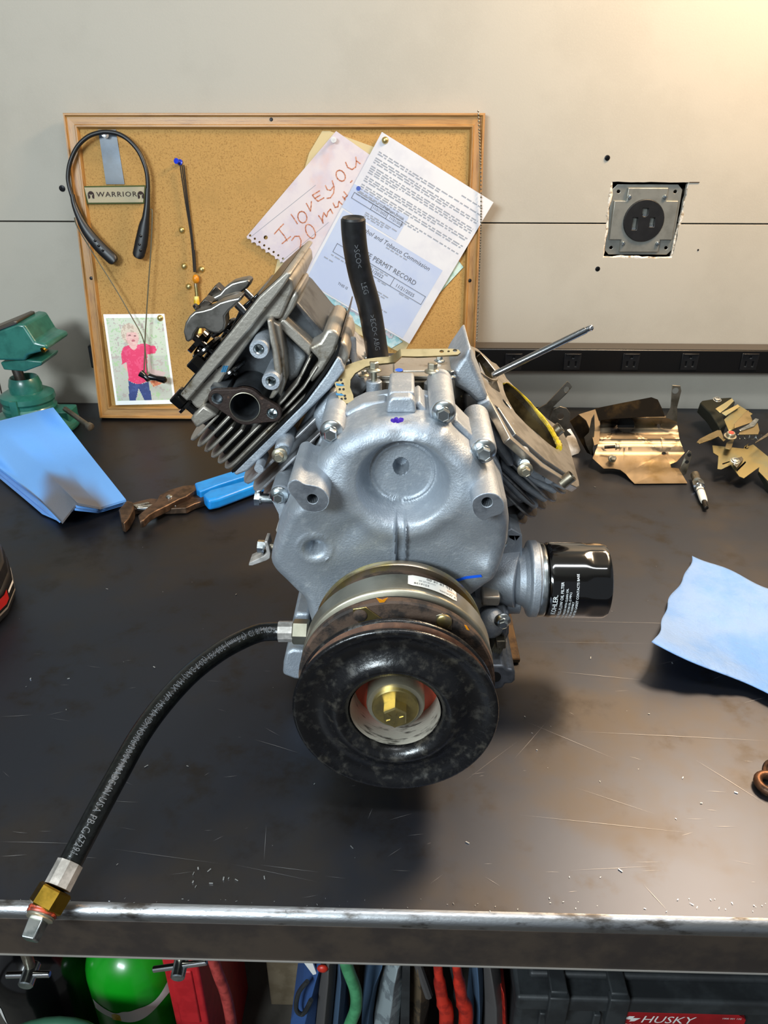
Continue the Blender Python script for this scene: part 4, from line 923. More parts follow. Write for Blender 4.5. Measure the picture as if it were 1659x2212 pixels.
m = MB(); fp(m, [(601, 1128), (609, 1128), (607, 1152), (600, 1155), (596, 1145)], .63, .635); obj('side_tab', m, 'ferrule', ENG)
# ---------------- supporting block under the crankcase
blk = thing('wood_block', 'dark wooden block propping up the engine behind the pulley', 'block', V((.02, .66, 0)))
m = MB(); zt_ = min((P(850, 1420, GY+.003).z, P(690, 1420, GY+.003).z))-.0015
m.box((.02, .675, zt_/2+.0005), .20, .13, zt_-.001); obj('block', m, 'wood_block', blk, bevel=.002)
# ================================================================ left cylinder with its head on
aL, bLd = V((-s7, 0, s7)), V((s7, 0, s7)); aR, bRd = V((s7, 0, s7)), V((s7, 0, -s7))
def fin(mb, tip, end, Yf, Yb, a, th=.0022, re=.03, n=12, end_b=None):
    Yc = (Yf+Yb)/2; p0 = P(tip[0], tip[1], Yf+(Yb-Yf)*.28); p1 = P(end[0], end[1], Yf)
    d = p1-p0; d.y = 0; d = d-a*d.dot(a); L = d.length; d.normalize(); base = V((p0.x, 0, p0.z))
    ol = [(re*(1-math.sin(f)), Yc-(Yb-Yf)/2*math.cos(f)) for f in [PI*k/n for k in range(n+1)]][::-1]+[(L, Yf), (L, Yb)]
    ol = [(t, y) for t, y in ol]
    mb.prism([base+d*t+V((0, y, 0))-a*th/2 for t, y in ol], a*th)
HEADL = MB()
LF, LBk = .610, .755
# barrel core and fins
m = MB(); fp(m, [(600, 1000), (735, 770), (800, 830), (760, 880), (720, 930), (690, 980), (655, 1040), (640, 1060), (600, 1040)], .632, .74)
LC = obj('left_barrel', m, 'alu_fin', ENG, bevel=.003)
for tip, end in (((524, 1036), (676, 885)), ((544, 1053), (690, 915)), ((566, 1068), (690, 945)), ((590, 1085), (690, 985))):
    m = MB(); fin(m, tip, end, LF+.004, LBk, aL, .0026); obj('barrel_fin', m, 'alu_fin', LC, bevel=.0008)
# deck flange of the barrel and gasket line
m = MB(); fp(m, [(503, 1022), (600, 925), (660, 868), (705, 808), (728, 770), (737, 778), (745, 800), (716, 838), (672, 882), (620, 935), (535, 1018), (510, 1028)], LF-.002, LBk); obj('deck_flange', m, 'alu', LC, bevel=.002, seg=3)
m = MB(); fp(m, [(499, 1018), (598, 921), (655, 862), (700, 802), (726, 760), (735, 728), (738, 730), (731, 764), (704, 806), (659, 867), (602, 926), (503, 1022)], LF-.003, LBk); obj('head_gasket', m, 'sealant_black', LC)
m = MB(); fp(m, [(700, 806), (733, 735), (748, 742), (756, 770), (740, 800), (716, 838)], LF+.004, .70); obj('barrel_shoulder', m, 'alu_dirty', LC, bevel=.003)
m = MB(); fp(m, [(672, 900), (720, 840), (742, 870), (722, 905), (690, 945)], .612, .70); obj('tappet_side', m, 'alu', LC, bevel=.006, seg=3)
# stud bolt on the barrel front, cast pin
m = MB(); barrel(m, 610, 972, .590, 18, .63); obj('bolt_boss', m, 'alu', LC)
m = MB(); m.cyl(P(610, 974, .578), P(610, 972, .60), .0042, 14); obj('bolt_shank', m, 'zinc', LC)
bolt(604, 983, .5775, 17, 'zinc_dull', spin=.5, parent=LC)
m = MB(); c = P(559, 1012, .598); m.cyl(c, c+YA*.03, .0040, 16); obj('cast_pin', m, 'alu', LC)
# ---------------- head body
m = MB(); fp(m, [(428, 880), (440, 860), (546, 712), (602, 652), (640, 650), (700, 722), (733, 727), (727, 757), (700, 798), (655, 858), (600, 915), (498, 1012), (470, 960)], .640, .745)
HD = obj('left_head', m, 'alu_dark', ENG, bevel=.003)
for tip, end in (((411, 948), (470, 895)), ((425, 961), (500, 893)), ((440, 972), (500, 920)), ((454, 984), (520, 925)), ((468, 996), (560, 915)), ((483, 1007), (600, 903))):
    m = MB(); fin(m, tip, end, LF+.006, LBk-.005, aL, .0024); obj('head_fin', m, 'alu_dirty', HD, bevel=.0008)
m = MB(); fp(m, [(410, 905), (438, 876), (470, 896), (424, 926)], .612, .70); obj('head_lug', m, 'alu_dirty', HD, bevel=.002)
# rocker flange: deep wall with a rim
m = MB(); fp(m, [(400, 858), (618, 596), (632, 604), (634, 626), (606, 690), (578, 690), (547, 728), (436, 884), (424, 884)], .618, .760)
RK = obj('rocker_flange', m, 'alu_dirty', ENG, bevel=.003, seg=3)
m = MB(); fp(m, [(388, 853), (560, 640), (618, 587), (630, 592), (612, 620), (540, 712), (404, 868)], .611, .768); obj('flange_rim', m, 'alu_dirty', RK, bevel=.0016)
m = MB(); fp(m, [(596, 692), (628, 636), (640, 626), (646, 640), (634, 668), (612, 700)], .622, .70); obj('flange_corner', m, 'alu_dirty', RK, bevel=.0035, seg=3)
m = MB(); fp(m, [(386, 851), (556, 641), (606, 596), (600, 606), (520, 690), (394, 856)], .614, .765); obj('rocker_gasket', m, 'sealant_black', RK)
for L in ([(484, 776), (500, 800), (492, 806)],):
    m = MB()
    for dx in (-4, 0, 4): m.prism([P(486+dx, 790, .6175), P(489+dx, 790, .6175), P(484+dx, 804, .6175), P(481+dx, 804, .6175)], (0, .0004, 0))
    obj('teal_mark', m, 'marker_teal', RK)
# oiled black cavity behind the rockers
m = MB(); fp(m, [(440, 812), (560, 650), (548, 640), (520, 664), (500, 706), (478, 752)], .67, .74); obj('rocker_stand', m, 'oiled_black', RK, bevel=.004)
m = MB(); fp(m, [(538, 650), (556, 633), (566, 640), (548, 664)], .64, .72); obj('pushrod_guide', m, 'oiled_black', RK, bevel=.001)
# valve springs
def spring(px, py, Y, R_, turns, L):
    c = P(px, py, Y); n = int(turns*18); path = []
    for k in range(n+1): a = 2*PI*k/18; path.append(c-aL*(L*k/n)+(bLd*math.cos(a)+YA*math.sin(a))*R_)
    m = MB().tube(path, .0024, 8); o = obj('valve_spring', m, 'oiled_black', RK)
    m = MB(); m.cyl(c+aL*.003, c-aL*.001, R_*1.05, 24); m.cyl(c+aL*.010, c-aL*L, .0032, 12); obj('valve_stem', m, 'oiled_black', RK)
spring(432, 738, .632, .0120, 4.4, .040); spring(470, 696, .705, .0120, 4.4, .040)
# rocker arms
def blob(pts, Yf, Yb, name, mt, bev=.004, seg=4):
    m = MB(); fp(m, pts, Yf, Yb); return obj(name, m, mt, RK, bevel=bev, seg=seg, sharp=60)
R1 = [(401, 738), (396, 717), (400, 698), (409, 683), (421, 673), (438, 670), (455, 665), (474, 653), (494, 647), (513, 643), (521, 640), (519, 650), (508, 660), (494, 672), (485, 684), (487, 698), (484, 712), (474, 720), (462, 720), (450, 716), (441, 710), (428, 710), (420, 721), (416, 734), (407, 739)]
blob(R1, .604, .622, 'rocker_arm', 'rocker_steel')
R2 = [(447, 648), (462, 640), (474, 634), (484, 622), (500, 611), (518, 606), (534, 603), (541, 610), (535, 622), (522, 632), (506, 640), (488, 644), (468, 652), (452, 657)]
blob(R2, .652, .670, 'rocker_arm', 'rocker_steel')
m = MB(); fp(m, [(466, 652), (484, 641), (505, 634), (520, 633), (521, 641), (500, 646), (478, 655)], .628, .636); obj('rocker_ridge', m, 'rocker_steel', RK, bevel=.0015)
for q4, y in (([(424, 665), (441, 645), (459, 655), (441, 672)], .618), ([(446, 640), (465, 616), (482, 632), (470, 640)], .664)):
    m = MB(); fp(m, q4, y, y+.016); obj('rocker_nut', m, 'dark_nut', RK, bevel=.001); 
m = MB(); m.cyl(P(429, 664, .615), P(425, 668, .615), .0042, 10); obj('rocker_stud', m, 'dark_nut', RK)
for a, b, Y in (((511, 657), (546, 692), .622), ((527, 628), (562, 662), .668)):
    m = MB().cyl(P(*a, Y), P(*b, Y), .0029, 14); obj('push_rod_end', m, 'rod_steel', RK)
# black bolts
m = MB(); c = P(427, 786, .622); m.cyl(c+aL*.006, c-aL*.006, .0078, 6, ch=.001); m.cyl(c-aL*.006, c-aL*.014, .0092, 20); obj('head_bolt', m, 'oiled_black', RK, sharp=20)
m = MB(); c = P(389, 858, .625); m.cyl(c+aL*.005, c-aL*.007, .0085, 6, ch=.001); m.cyl(c-aL*.007, c-aL*.0095, .0105, 20); m.cyl(c-aL*.008, c-aL*.042, .0045, 14); obj('head_bolt', m, 'oiled_black', RK, sharp=20)
# threaded bosses and the V shaped rib
def boss(px, py, Yf, rpx, Yb):
    c = P(px, py, Yf); r = rpx*PX(c); m = MB().lathe([(r*.5, .012), (r*.5, .0012), (r*.58, 0), (r*.95, 0), (r, .0008), (r*1.08, Yb-Yf)], c, YA, 32, cap=False); o = obj('threaded_boss', m, 'alu', HD)
    m = MB().lathe([(r*.52, .0005)]+[(r*(.40 if k % 2 else .48), .0016*k) for k in range(1, 9)]+[(.0001, .014)], c, YA, 20, cap=False); obj('boss_thread', m, 'zinc', HD)
boss(559, 755, .598, 21, .66); boss(585, 824, .598, 20, .66)
m = MB(); fp(m, [(576, 690), (586, 692), (600, 760), (606, 800), (603, 845), (590, 862), (580, 862), (592, 838), (594, 810), (588, 766)], .604, .66); obj('head_rib', m, 'alu_dirty', HD, bevel=.0014)
m = MB(); fp(m, [(588, 694), (604, 704), (612, 760), (617, 826), (606, 858), (598, 850), (604, 800), (598, 755)], .612, .66); obj('head_rib', m, 'alu_dirty', HD, bevel=.0014)
# intake side: sloped beam, back wall, thin ribs
m = MB(); fp(m, [(598, 704), (610, 686), (674, 747), (669, 772)], .622, .70); obj('head_beam', m, 'alu_dirty', HD, bevel=.0016)
m = MB(); fp(m, [(626, 662), (633, 655), (664, 688), (698, 722), (697, 735), (652, 722), (633, 700)], .668, .72); obj('port_wall', m, 'alu_dirty', HD, bevel=.003)
m = MB(); fp(m, [(664, 752), (690, 738), (706, 710), (722, 712), (735, 727), (726, 758), (700, 800), (672, 830), (666, 812), (690, 780)], .613, .70); obj('port_corner', m, 'alu_dirty', HD, bevel=.005, seg=3)
for a in ([(668, 772), (640, 828), (612, 862), (578, 898)], [(684, 790), (655, 836), (622, 872), (588, 906)], [(700, 806), (664, 850), (630, 882), (598, 912)]):
    m = MB(); L = [P(x, y, .612) for x, y in a]; n = [P(x+4, y+3, .612) for x, y in a]; m.prism(L+n[::-1], (0, .09, 0)); obj('head_fin', m, 'alu_dirty', HD, bevel=.0008)
m = MB(); fp(m, [(612, 720), (662, 770), (642, 815), (622, 830), (614, 760)], .634, .68); obj('port_floor', m, 'alu', HD, bevel=.004, seg=3)
# exhaust port
pc_ = P(529, 879, .600); u_ = PX(pc_); e1_, e2_ = P(469, 861, .600), P(588, 893, .600)
ol = []
def arcpt(c, r, a0, a1, n): return [(c.x+r*math.cos(a0+(a1-a0)*k/n), c.z+r*math.sin(a0+(a1-a0)*k/n)) for k in range(n+1)]
base = math.atan2(e2_.z-e1_.z, e2_.x-e1_.x)
ol += arcpt(e2_, 20*u_, base-1.25, base+1.25, 10); ol += arcpt(pc_, 42*u_, base+.95, base+PI-.95, 14); ol += arcpt(e1_, 20*u_, base+PI-1.25, base+PI+1.25, 10); ol += arcpt(pc_, 42*u_, base+PI+.95, base+2*PI-.95, 14)
m = MB().slab(ol, [circ(pc_.x, pc_.z, 32.5*u_, 36), circ(e1_.x, e1_.z, 11*u_, 16), circ(e2_.x, e2_.z, 11*u_, 16)], lambda u, v: V((u, .600, v)), lambda u, v: V((u, .606, v)))
EX = obj('exhaust_flange', m, 'rusty_flange', ENG, bevel=.0008)
m = MB().lathe([(33*u_, -.0005), (31.5*u_, -.0008), (31*u_, .002), (28*u_, .03), (.0001, .045)], (pc_.x, .600, pc_.z), YA, 40, cap=False); obj('port_liner', m, 'alu_dark', EX)
m = MB().lathe([(33.4*u_, -.0006), (31.8*u_, -.0010), (31.2*u_, .0005), (33, .002)][:3], (pc_.x, .600, pc_.z), YA, 40, cap=False); obj('port_rim', m, 'zinc_dull', EX)
for e in (e1_, e2_):
    m = MB().lathe([(12*u_, -.0004), (10*u_, .001)]+[(10*u_*(.9 if k % 2 else 1), .001+.0014*k) for k in range(1, 7)]+[(.0001, .011)], (e.x, .600, e.z), YA, 18, cap=False); obj('flange_thread', m, 'zinc', EX)
m = MB(); m.lathe([(43*u_, .006), (45*u_, .025), (52*u_, .06)], (pc_.x, .600, pc_.z), YA, 40, cap=False); m.prism([V((x, .606, z)) for x, z in [(e1_.x-.006, e1_.z-.006), (e1_.x+.008, e1_.z-.01), (e1_.x+.008, e1_.z+.008), (e1_.x-.006, e1_.z+.008)]], (0, .04, 0)); obj('exhaust_port', m, 'alu_dark', HD)
# ================================================================ right cylinder, head removed
nR = V((.690, -.055, .722)).normalized(); pD = P(1057, 861, .640)
def DP(px, py): return X(px, py, pD, nR)
eb = (V((.722, 0, -.690))).normalized(); eb = (eb-nR*eb.dot(nR)).normalized(); ey_ = nR.cross(eb); ey_ = ey_ if ey_.y > 0 else -ey_
def d2(px, py): q_ = DP(px, py)-pD; return (q_.dot(eb), q_.dot(ey_))
def D3(b, y, h=0.0): return pD+eb*b+ey_*y+nR*h
deck = [(1018, 747), (1030, 752), (1046, 766), (1061, 780), (1071, 785), (1088, 804), (1095, 818), (1141, 866), (1183, 905), (1213, 925), (1228, 958), (1238, 992), (1251, 1040), (1252, 1050), (1247, 1053), (1234, 1047), (1169, 1008), (1101, 946), (1057, 862), (1047, 838), (1029, 800), (1020, 775)]
bore = [(1087, 829), (1093, 826), (1103, 832), (1116, 842), (1138, 864), (1159, 889), (1186, 922), (1199, 944), (1208, 962), (1209, 969), (1203, 970), (1188, 960), (1159, 936), (1136, 915), (1114, 892), (1102, 872), (1094, 856), (1089, 842)]
tap = [(1027, 757), (1038, 762), (1052, 778), (1068, 798), (1074, 806), (1073, 820), (1081, 845), (1079, 847), (1062, 836), (1045, 815), (1033, 790), (1028, 772)]
slot = [(1087, 862), (1093, 868), (1104, 882), (1103, 883), (1093, 875), (1087, 866)]
dk = [d2(*p) for p in deck]; bo = [d2(*p) for p in bore]; tp_ = [d2(*p) for p in tap]; sl_ = [d2(*p) for p in slot]; gr_ = [d2(*p) for p in ((1068, 874), (1107, 943), (1173, 1001), (1237, 1041), (1240, 1034), (1178, 993), (1114, 937), (1077, 880))]
print('bore span', max(p[0] for p in bo)-min(p[0] for p in bo), max(p[1] for p in bo)-min(p[1] for p in bo), 'deck y', min(p[1] for p in dk), max(p[1] for p in dk))
m = MB().slab(dk, [bo, tp_, sl_, gr_], lambda u, v: D3(u, v, 0), lambda u, v: D3(u, v, -.007))
RD = obj('right_deck', m, 'alu_deck', ENG, bevel=.0008, label='bare machined cylinder deck with open bore')
def wallrim(loop, depth, name, mt, lift=-.0005, close=True):
    m = MB(); a = [D3(b, y, lift) for b, y in loop]; b_ = [D3(b, y, -depth) for b, y in loop]; m.loft([a, b_], cap=False)
    if close: m.f.append([len(loop)+i for i in range(len(loop))]); m.m.append(0)
    return obj(name, m, mt, RD, recalc=False)
wallrim(bo, .075, 'bore_wall', 'bore_steel'); wallrim(tp_, .05, 'tappet_well', 'bore_steel'); wallrim(sl_, .02, 'oil_slot', 'alu_dark'); wallrim(gr_, .0035, 'deck_groove', 'alu')
m = MB(); pts = [D3(*d2(x, y), .0) for x, y in ((1037, 805), (1050, 815), (1062, 821), (1073, 820))]; m.tube(smooth_path(pts, 4), .0014, 8); obj('well_ledge', m, 'alu_deck', RD)
gp = [(1088, 829), (1095, 827), (1104, 833), (1117, 843), (1139, 865), (1160, 890), (1186, 923), (1199, 945), (1208, 963), (1207, 969)]
path = smooth_path([D3(*d2(x, y), .0002) for x, y in gp], 5); n = len(path)
m = MB().tube(path, [.0008+.0020*sstep(.25, .8, k/n)*(.8+.5*random.random()) for k in range(n)], 8); obj('grease_smear', m, 'grease', RD, label='bright yellow assembly grease')
for px, py in ((1203, 931), (1226, 1036)):
    c = D3(*d2(px-5, py+3), 0); r = 13*PX(c); m = MB().lathe([(r*.78, -.004), (r*.78, .0072), (r*.84, .0080), (r, .0080), (r, -.004)], c, nR, 24, closed=True); obj('dowel_sleeve', m, 'galv_grey', RD, sharp=30)
# barrel beneath the deck
Yr = pD.y; YRb = .775
m = MB(); fp(m, [(1000, 850), (1035, 846), (1052, 866), (1098, 950), (1166, 1012), (1200, 1036), (1150, 1082), (1090, 1100), (1040, 1030), (1010, 960)], Yr+.012, .745); RB = obj('right_barrel', m, 'alu_fin', ENG, bevel=.003)
m = MB(); fp(m, [(1020, 776), (1047, 840), (1056, 862), (1030, 872), (1008, 850), (982, 835), (974, 815), (984, 795), (1017, 748)], Yr-.004, .72); obj('tappet_tower', m, 'alu', RB, bevel=.004, seg=3)
m = MB(); fp(m, [(1030, 872), (1056, 862), (1074, 900), (1080, 935), (1062, 938), (1036, 905)], Yr-.006, .70); obj('barrel_window', m, 'alu', RB, bevel=.002)
m = MB(); fp(m, [(1058, 866), (1101, 948), (1168, 1010), (1232, 1048), (1222, 1061), (1150, 1034), (1085, 978), (1056, 915)], Yr-.004, .77); obj('deck_flange', m, 'alu', RB, bevel=.002, seg=3)
for k, (tip, end) in enumerate((((1228, 1062), (1080, 925)), ((1207, 1079), (1078, 960)), ((1185, 1096), (1076, 995)), ((1164, 1113), (1078, 1035)), ((1143, 1128), (1082, 1075)))):
    m = MB(); fin(m, tip, end, Yr-.004+.002*k, .77, aR, .0024, .034); obj('barrel_fin', m, 'alu_fin', RB, bevel=.0008)
m = MB()
for k, (x, y) in enumerate(((1100, 1128), (1125, 1108), (1146, 1092))): m.prism([P(x-12, y+8, .66), P(x+8, y-10, .66), P(x+18, y-2, .66), P(x, y+18, .66)], (0, .03, 0))
obj('fin_stay', m, 'alu_fin', RB, bevel=.002)
for w_ in ([(1090, 966), (1150, 1028), (1208, 1060), (1198, 1071), (1140, 1042), (1082, 988)], [(1082, 992), (1140, 1046), (1188, 1079), (1176, 1089), (1130, 1060), (1078, 1012)], [(1080, 1016), (1130, 1064), (1167, 1093), (1156, 1104), (1118, 1078), (1078, 1036)]):
    m = MB(); fp(m, w_, Yr+.001, .70); obj('barrel_web', m, 'alu', RB, bevel=.003, seg=3)
m = MB(); m.cyl(P(1085, 930, Yr-.004), P(1130, 985, Yr-.004), .0115, 20); obj('stud_rib', m, 'alu', RB)
m = MB(); barrel(m, 1134, 1001, .595, 17, .66); obj('bolt_boss', m, 'alu', RB)
m = MB(); m.cyl(P(1134, 1003, .582), P(1134, 1001, .60), .0042, 14); obj('bolt_shank', m, 'zinc', RB)
bolt(1134, 1014, .5815, 17, 'zinc_dull', spin=.2, parent=RB)
m = MB(); c = P(1187, 1036, .622); m.cyl(c, c+YA*.03, .0042, 16); obj('cast_pin', m, 'alu', RB)
m = MB(); fp(m, [(1036, 905), (1080, 940), (1105, 985), (1112, 1010), (1095, 1010), (1060, 960), (1035, 930)], .618, .68); obj('barrel_shoulder', m, 'alu', RB, bevel=.006, seg=3)
# ================================================================ top of the crankcase: breather plate, posts, governor lever
zp = P(890, 818, .638).z
m = MB(); m.prism([B(x, y, zp) for x, y in ((795, 822), (980, 822), (1004, 806), (992, 772), (780, 772), (770, 805))], (0, 0, -.020)); obj('valley_deck', m, 'alu_dirty', ENG, bevel=.002)
m = MB(); m.prism([B(x, y, zp+.004) for x, y in ((800, 812), (972, 812), (992, 800), (990, 782), (970, 768), (820, 768), (805, 780))], (0, 0, -.0035)); BPl = obj('breather_plate', m, 'alu_dirty', ENG, bevel=.0008)
m = MB(); m.prism([B(x, y, zp+.0055) for x, y in ((850, 800), (940, 800), (946, 782), (930, 776), (850, 778))], (0, 0, -.002)); obj('plate_emboss', m, 'alu_dirty', BPl, bevel=.0012)
m = MB(); c = B(862, 799, zp+.0057); m.add([c+V((.0035*math.cos(a), .005*math.sin(a), 0)) for a in [k*PI/4 for k in range(8)]], [list(range(8))]); obj('blue_mark', m, 'marker_blue', BPl, smooth=False, recalc=False)
def up_bolt(px, py, z, rpx, mt='zinc', tall=1.0, parent=None):
    c = B(px, py, z); r = rpx*PX(c); m = MB(); m.lathe([(r, 0), (r, r*.16), (r*.9, r*.28), (r*.6, r*.42)], c, (0, 0, 1), 24); m.lathe([(r*.6, r*.38), (r*.6, r*1.0), (r*.48, r*1.1), (.0001, r*1.1)], c, (0, 0, 1), 6); return obj('flange_bolt', m, mt, parent or ENG, sharp=25)
up_bolt(972, 815, zp+.004, 14); up_bolt(949, 781, zp+.004, 12); up_bolt(792, 772, zp+.004, 11); up_bolt(786, 812, zp+.004, 12, 'zinc_dull')
for px, py, py2 in ((808, 833, 806), (933, 836, 807)):
    c = P(px, py-11, .622); m = MB(); m.cyl(c-V((0, 0, .022)), c, .0066, 24, ch=.0008); obj('threaded_post', m, 'alu', ENG)
    m = MB(); m.cyl(c, c+V((0, 0, .012)), .0027, 12); obj('post_shank', m, 'zinc_dull', ENG)
    top = c+V((0, 0, .0085)); r = .0066; m = MB(); m.lathe([(r, 0), (r, r*.16), (r*.9, r*.28), (r*.62, r*.42)], top, (0, 0, 1), 24); m.lathe([(r*.62, r*.38), (r*.62, r*1.1), (r*.5, r*1.2), (.0001, r*1.2)], top, (0, 0, 1), 6); obj('flange_bolt', m, 'zinc_dull', ENG, sharp=25)
m = MB(); c = P(768, 830, .645); m.cyl(c-V((0, 0, .035)), c+V((0, 0, .008)), .0105, 24); obj('governor_boss', m, 'alu_dark', ENG)
# governor lever: cranked flat steel arm
gl = [(734, 868), (745, 872), (757, 870), (764, 867), (763, 854), (756, 836), (757, 820), (767, 806), (790, 792), (813, 786), (837, 784), (853, 782), (868, 769), (902, 770), (931, 769), (989, 766), (995, 761), (990, 755), (975, 753), (864, 754), (856, 761), (842, 770), (815, 772), (786, 776), (763, 783), (732, 796), (723, 811), (723, 828), (729, 851)]
gn = V((0, -.70, .714)).normalized(); g0 = P(745, 862, .598)
def gz(u): return .006*sstep(842, 866, u)
def gt(u, v): return X(u, v, g0+gn*(gz(u)), gn)
m = MB().slab(gl, [circ(954, 759, 5, 12, 3), circ(969, 759, 3, 10, 2), circ(983, 757, 5, 12, 3)], lambda u, v: gt(u, v), lambda u, v: gt(u, v)-gn*.0026, cu=[842, 848, 854, 860, 866])
GV = obj('governor_lever', m, 'stamped_gold', ENG, bevel=.0005, label='gold plated governor lever')
m = MB()
for x, y in ((729, 822), (737, 821), (731, 831), (740, 829), (734, 841), (742, 841), (737, 852), (745, 855), (738, 862), (746, 861)): c = gt(x, y)+gn*.0002; m.add([c+(V((1, 0, 0))*math.cos(a)+gn.cross(V((1, 0, 0)))*math.sin(a))*.0011 for a in [k*PI/4 for k in range(8)]], [list(range(8))])
obj('lever_holes', m, 'void', GV, smooth=False, recalc=False, kind='stuff')
for y in (830, 851):
    m = MB(); m.add([gt(x, yy)+gn*.0003 for x, yy in ((725, y-2), (738, y), (745, y+3), (737, y+4), (727, y+3))], [(0, 1, 2, 3, 4)]); obj('blue_mark', m, 'marker_teal', GV, smooth=False, recalc=False)
c = P(761, 772, .650); m = MB(); m.lathe([(.0042, -.02), (.0042, .003), (.0037, .004), (.0037, .016), (.003, .0175), (.0001, .0175)], c, (0, 0, 1), 20); obj('governor_shaft', m, 'alu', ENG)
c = P(728, 787, .634); ax = V((-.93, -.3, -.18)).normalized(); m = MB(); m.cyl(c-ax*.012, c+ax*.008, .0042, 16); obj('clamp_stud', m, 'dark_nut', GV)
m = MB(); m.cyl(c-ax*.004, c+ax*.0005, .0078, 20); m.cyl(c-ax*.010, c-ax*.004, .0070, 6); obj('clamp_nut', m, 'zinc', GV, sharp=20)
# breather tube
path = smooth_path([P(816, 772, .672), P(808, 720, .668), P(797, 660, .663), P(780, 600, .658), P(769, 545, .654), P(764, 500, .652), P(763, 474, .651)], 6)
m = MB().tube(path, .0100, 20); BT = obj('breather_tube', m, 'rubber', ENG, label='black rubber breather tube')
d_ = (path[-1]-path[-2]).normalized(); m = MB().lathe([(.0062, -.006), (.0062, .0004), (.0088, .0016), (.0100, -.0006)], path[-1], d_, 20, cap=False); obj('tube_mouth', m, 'rubber', BT)
m = MB().lathe([(.0062, .0003), (.0001, .0002)], path[-1], d_, 16, cap=False); obj('tube_bore', m, 'void', BT)
cum2 = [0]
for p, q_ in zip(path[:-1], path[1:]): cum2.append(cum2[-1]+(q_-p).length)
for body, s0 in (('>ECO< ABG', .010), ('LEG', .062), ('>SCO<', .085)):
    vs, fs = text_tris(body, .0062, 0, 'LEFT'); m = MB(); o_ = []
    for v in vs:
        s = cum2[-1]-0 if False else s0+max(u.x for u in vs)-v.x
        i = max(0, min(len(path)-2, next((k for k in range(len(path)-1) if cum2[k+1] >= s), len(path)-2))); f_ = (s-cum2[i])/(cum2[i+1]-cum2[i]); c = path[i].lerp(path[i+1], f_); t = (path[i+1]-path[i]).normalized()
        sd = t.cross(YA).normalized(); sd = sd if sd.x > 0 else -sd; a = v.y/.0100+.15; o_.append(c+(-YA*math.cos(a)+sd*math.sin(a))*.0103)
    m.add(o_, fs); obj('tube_text', m, 'print_grey', BT, smooth=False, recalc=False)
# ---------------- loose push rod standing in the tappet well
pa_, pb_ = P(1062, 812, .690), P(1274, 709, .690)
pr_ = thing('push_rod', 'polished steel push rod leaning out of the open right cylinder block', 'push rod', pa_)
dd = (pb_-pa_).normalized(); L_ = (pb_-pa_).length
m = MB().lathe([(.0001, 0), (.0027, .001), (.0031, .004), (.0031, L_-.004), (.0026, L_-.0035), (.0026, L_-.001)], pa_, dd, 20); obj('rod', m, 'rod_steel', pr_)
m = MB().ball(pb_+dd*.0006, .0030, 14); obj('rod_tip', m, 'chrome', pr_)
# ================================================================ things lying on the bench
def flat(mb, pts, z1, z0, holes=()):            # level plate: outline as seen, top at z1
    return mb.slab(pts, list(holes), lambda u, v: B(u, v, z1), lambda u, v: (lambda q_: V((q_.x, q_.y, z0)))(B(u, v, z1)))
def bent(mb, pts, zf, th=.0012, holes=(), cu=(), cv=()):   # sheet metal whose height follows zf
    return mb.slab(pts, list(holes), lambda u, v: B(u, v, zf(u, v)), lambda u, v: B(u, v, zf(u, v))+V((0, th*.7, -th*.7)), cu, cv)
def lerp_tab(tab):
    def f(x):
        for (a, za), (b, zb_) in zip(tab[:-1], tab[1:]):
            if x <= b: return za+(zb_-za)*sstep(a, b, x) if x > a else za
        return tab[-1][1]
    return f
# ---------------- green bench vise
YV = 1.205
vc = P(70, 900, YV+.02); vc.z = 0
Z_ = lambda py, dy=0: P(66, py, YV+dy).z
vise = thing('bench_vise', 'green swivel bench vise at the left wall with its lever sticking out right', 'vise', vc)
m = MB().lathe([(.072, 0), (.076, .004), (.074, .012), (.062, .022), (.050, .029), (.040, .031)], vc, (0, 0, 1), 40); m.box(vc+V((.052, .008, .017)), .034, .04, .034); obj('base', m, 'vise_green', vise, bevel=.003, sharp=30)
m = MB().lathe([(.040, .030), (.043, .034), (.044, .040), (.0415, .044), (.0415, .050), (.044, .054), (.043, .062), (.034, .067), (.020, .068)], vc, (0, 0, 1), 40); m.box(vc+V((-.004, -.043, .048)), .012, .008, .030); SW = obj('swivel_ring', m, 'vise_green', vise, sharp=30)
zc1 = Z_(822)
m = MB().lathe([(.026, .064), (.0265, .5*(.064+zc1)), (.0235, zc1-.003), (.0215, zc1), (.0185, zc1-.002), (.015, zc1-.012), (.004, zc1-.02)], vc, (0, 0, 1), 32); obj('socket_cup', m, 'vise_green', vise, sharp=40)
za = Z_(800)
m = MB().cyl(vc+V((-.004, 0, .07)), vc+V((-.010, 0, za+.012)), .0085, 20); obj('column', m, 'vise_steel', vise)
m = MB(); fp(m, [(-60, 735), (36, 699), (52, 701), (76, 739), (100, 744), (104, 755), (90, 760), (59, 768), (54, 780), (0, 779), (-60, 776)], YV-.035, YV+.05); JW = obj('jaw_body', m, 'vise_green', vise, bevel=.004, seg=3)
m = MB(); fp(m, [(0, 783), (8, 799), (53, 803), (88, 790), (92, 781), (56, 777)], YV-.030, YV+.035); obj('jaw_plate', m, 'vise_green', vise, bevel=.002)
m = MB(); fp(m, [(-60, 729), (28, 693), (36, 694), (37, 700), (-60, 737)], YV-.036, YV+.03); obj('jaw_insert', m, 'vise_steel', vise, bevel=.0015)
m = MB().cyl(P(92, 757, YV-.036), P(98, 752, YV-.03), .0045, 12); obj('jaw_screw', m, 'brass', vise)
a, b = P(140, 883, YV-.02), P(193, 921, YV-.055)
m = MB(); m.cyl(a, b, .0042, 16); dv_ = (b-a).normalized(); m.lathe([(.0042, -.004), (.0062, -.003), (.0066, .0), (.0064, .004), (.003, .0055)], b, dv_, 16); obj('lever', m, 'galv_grey', vise)
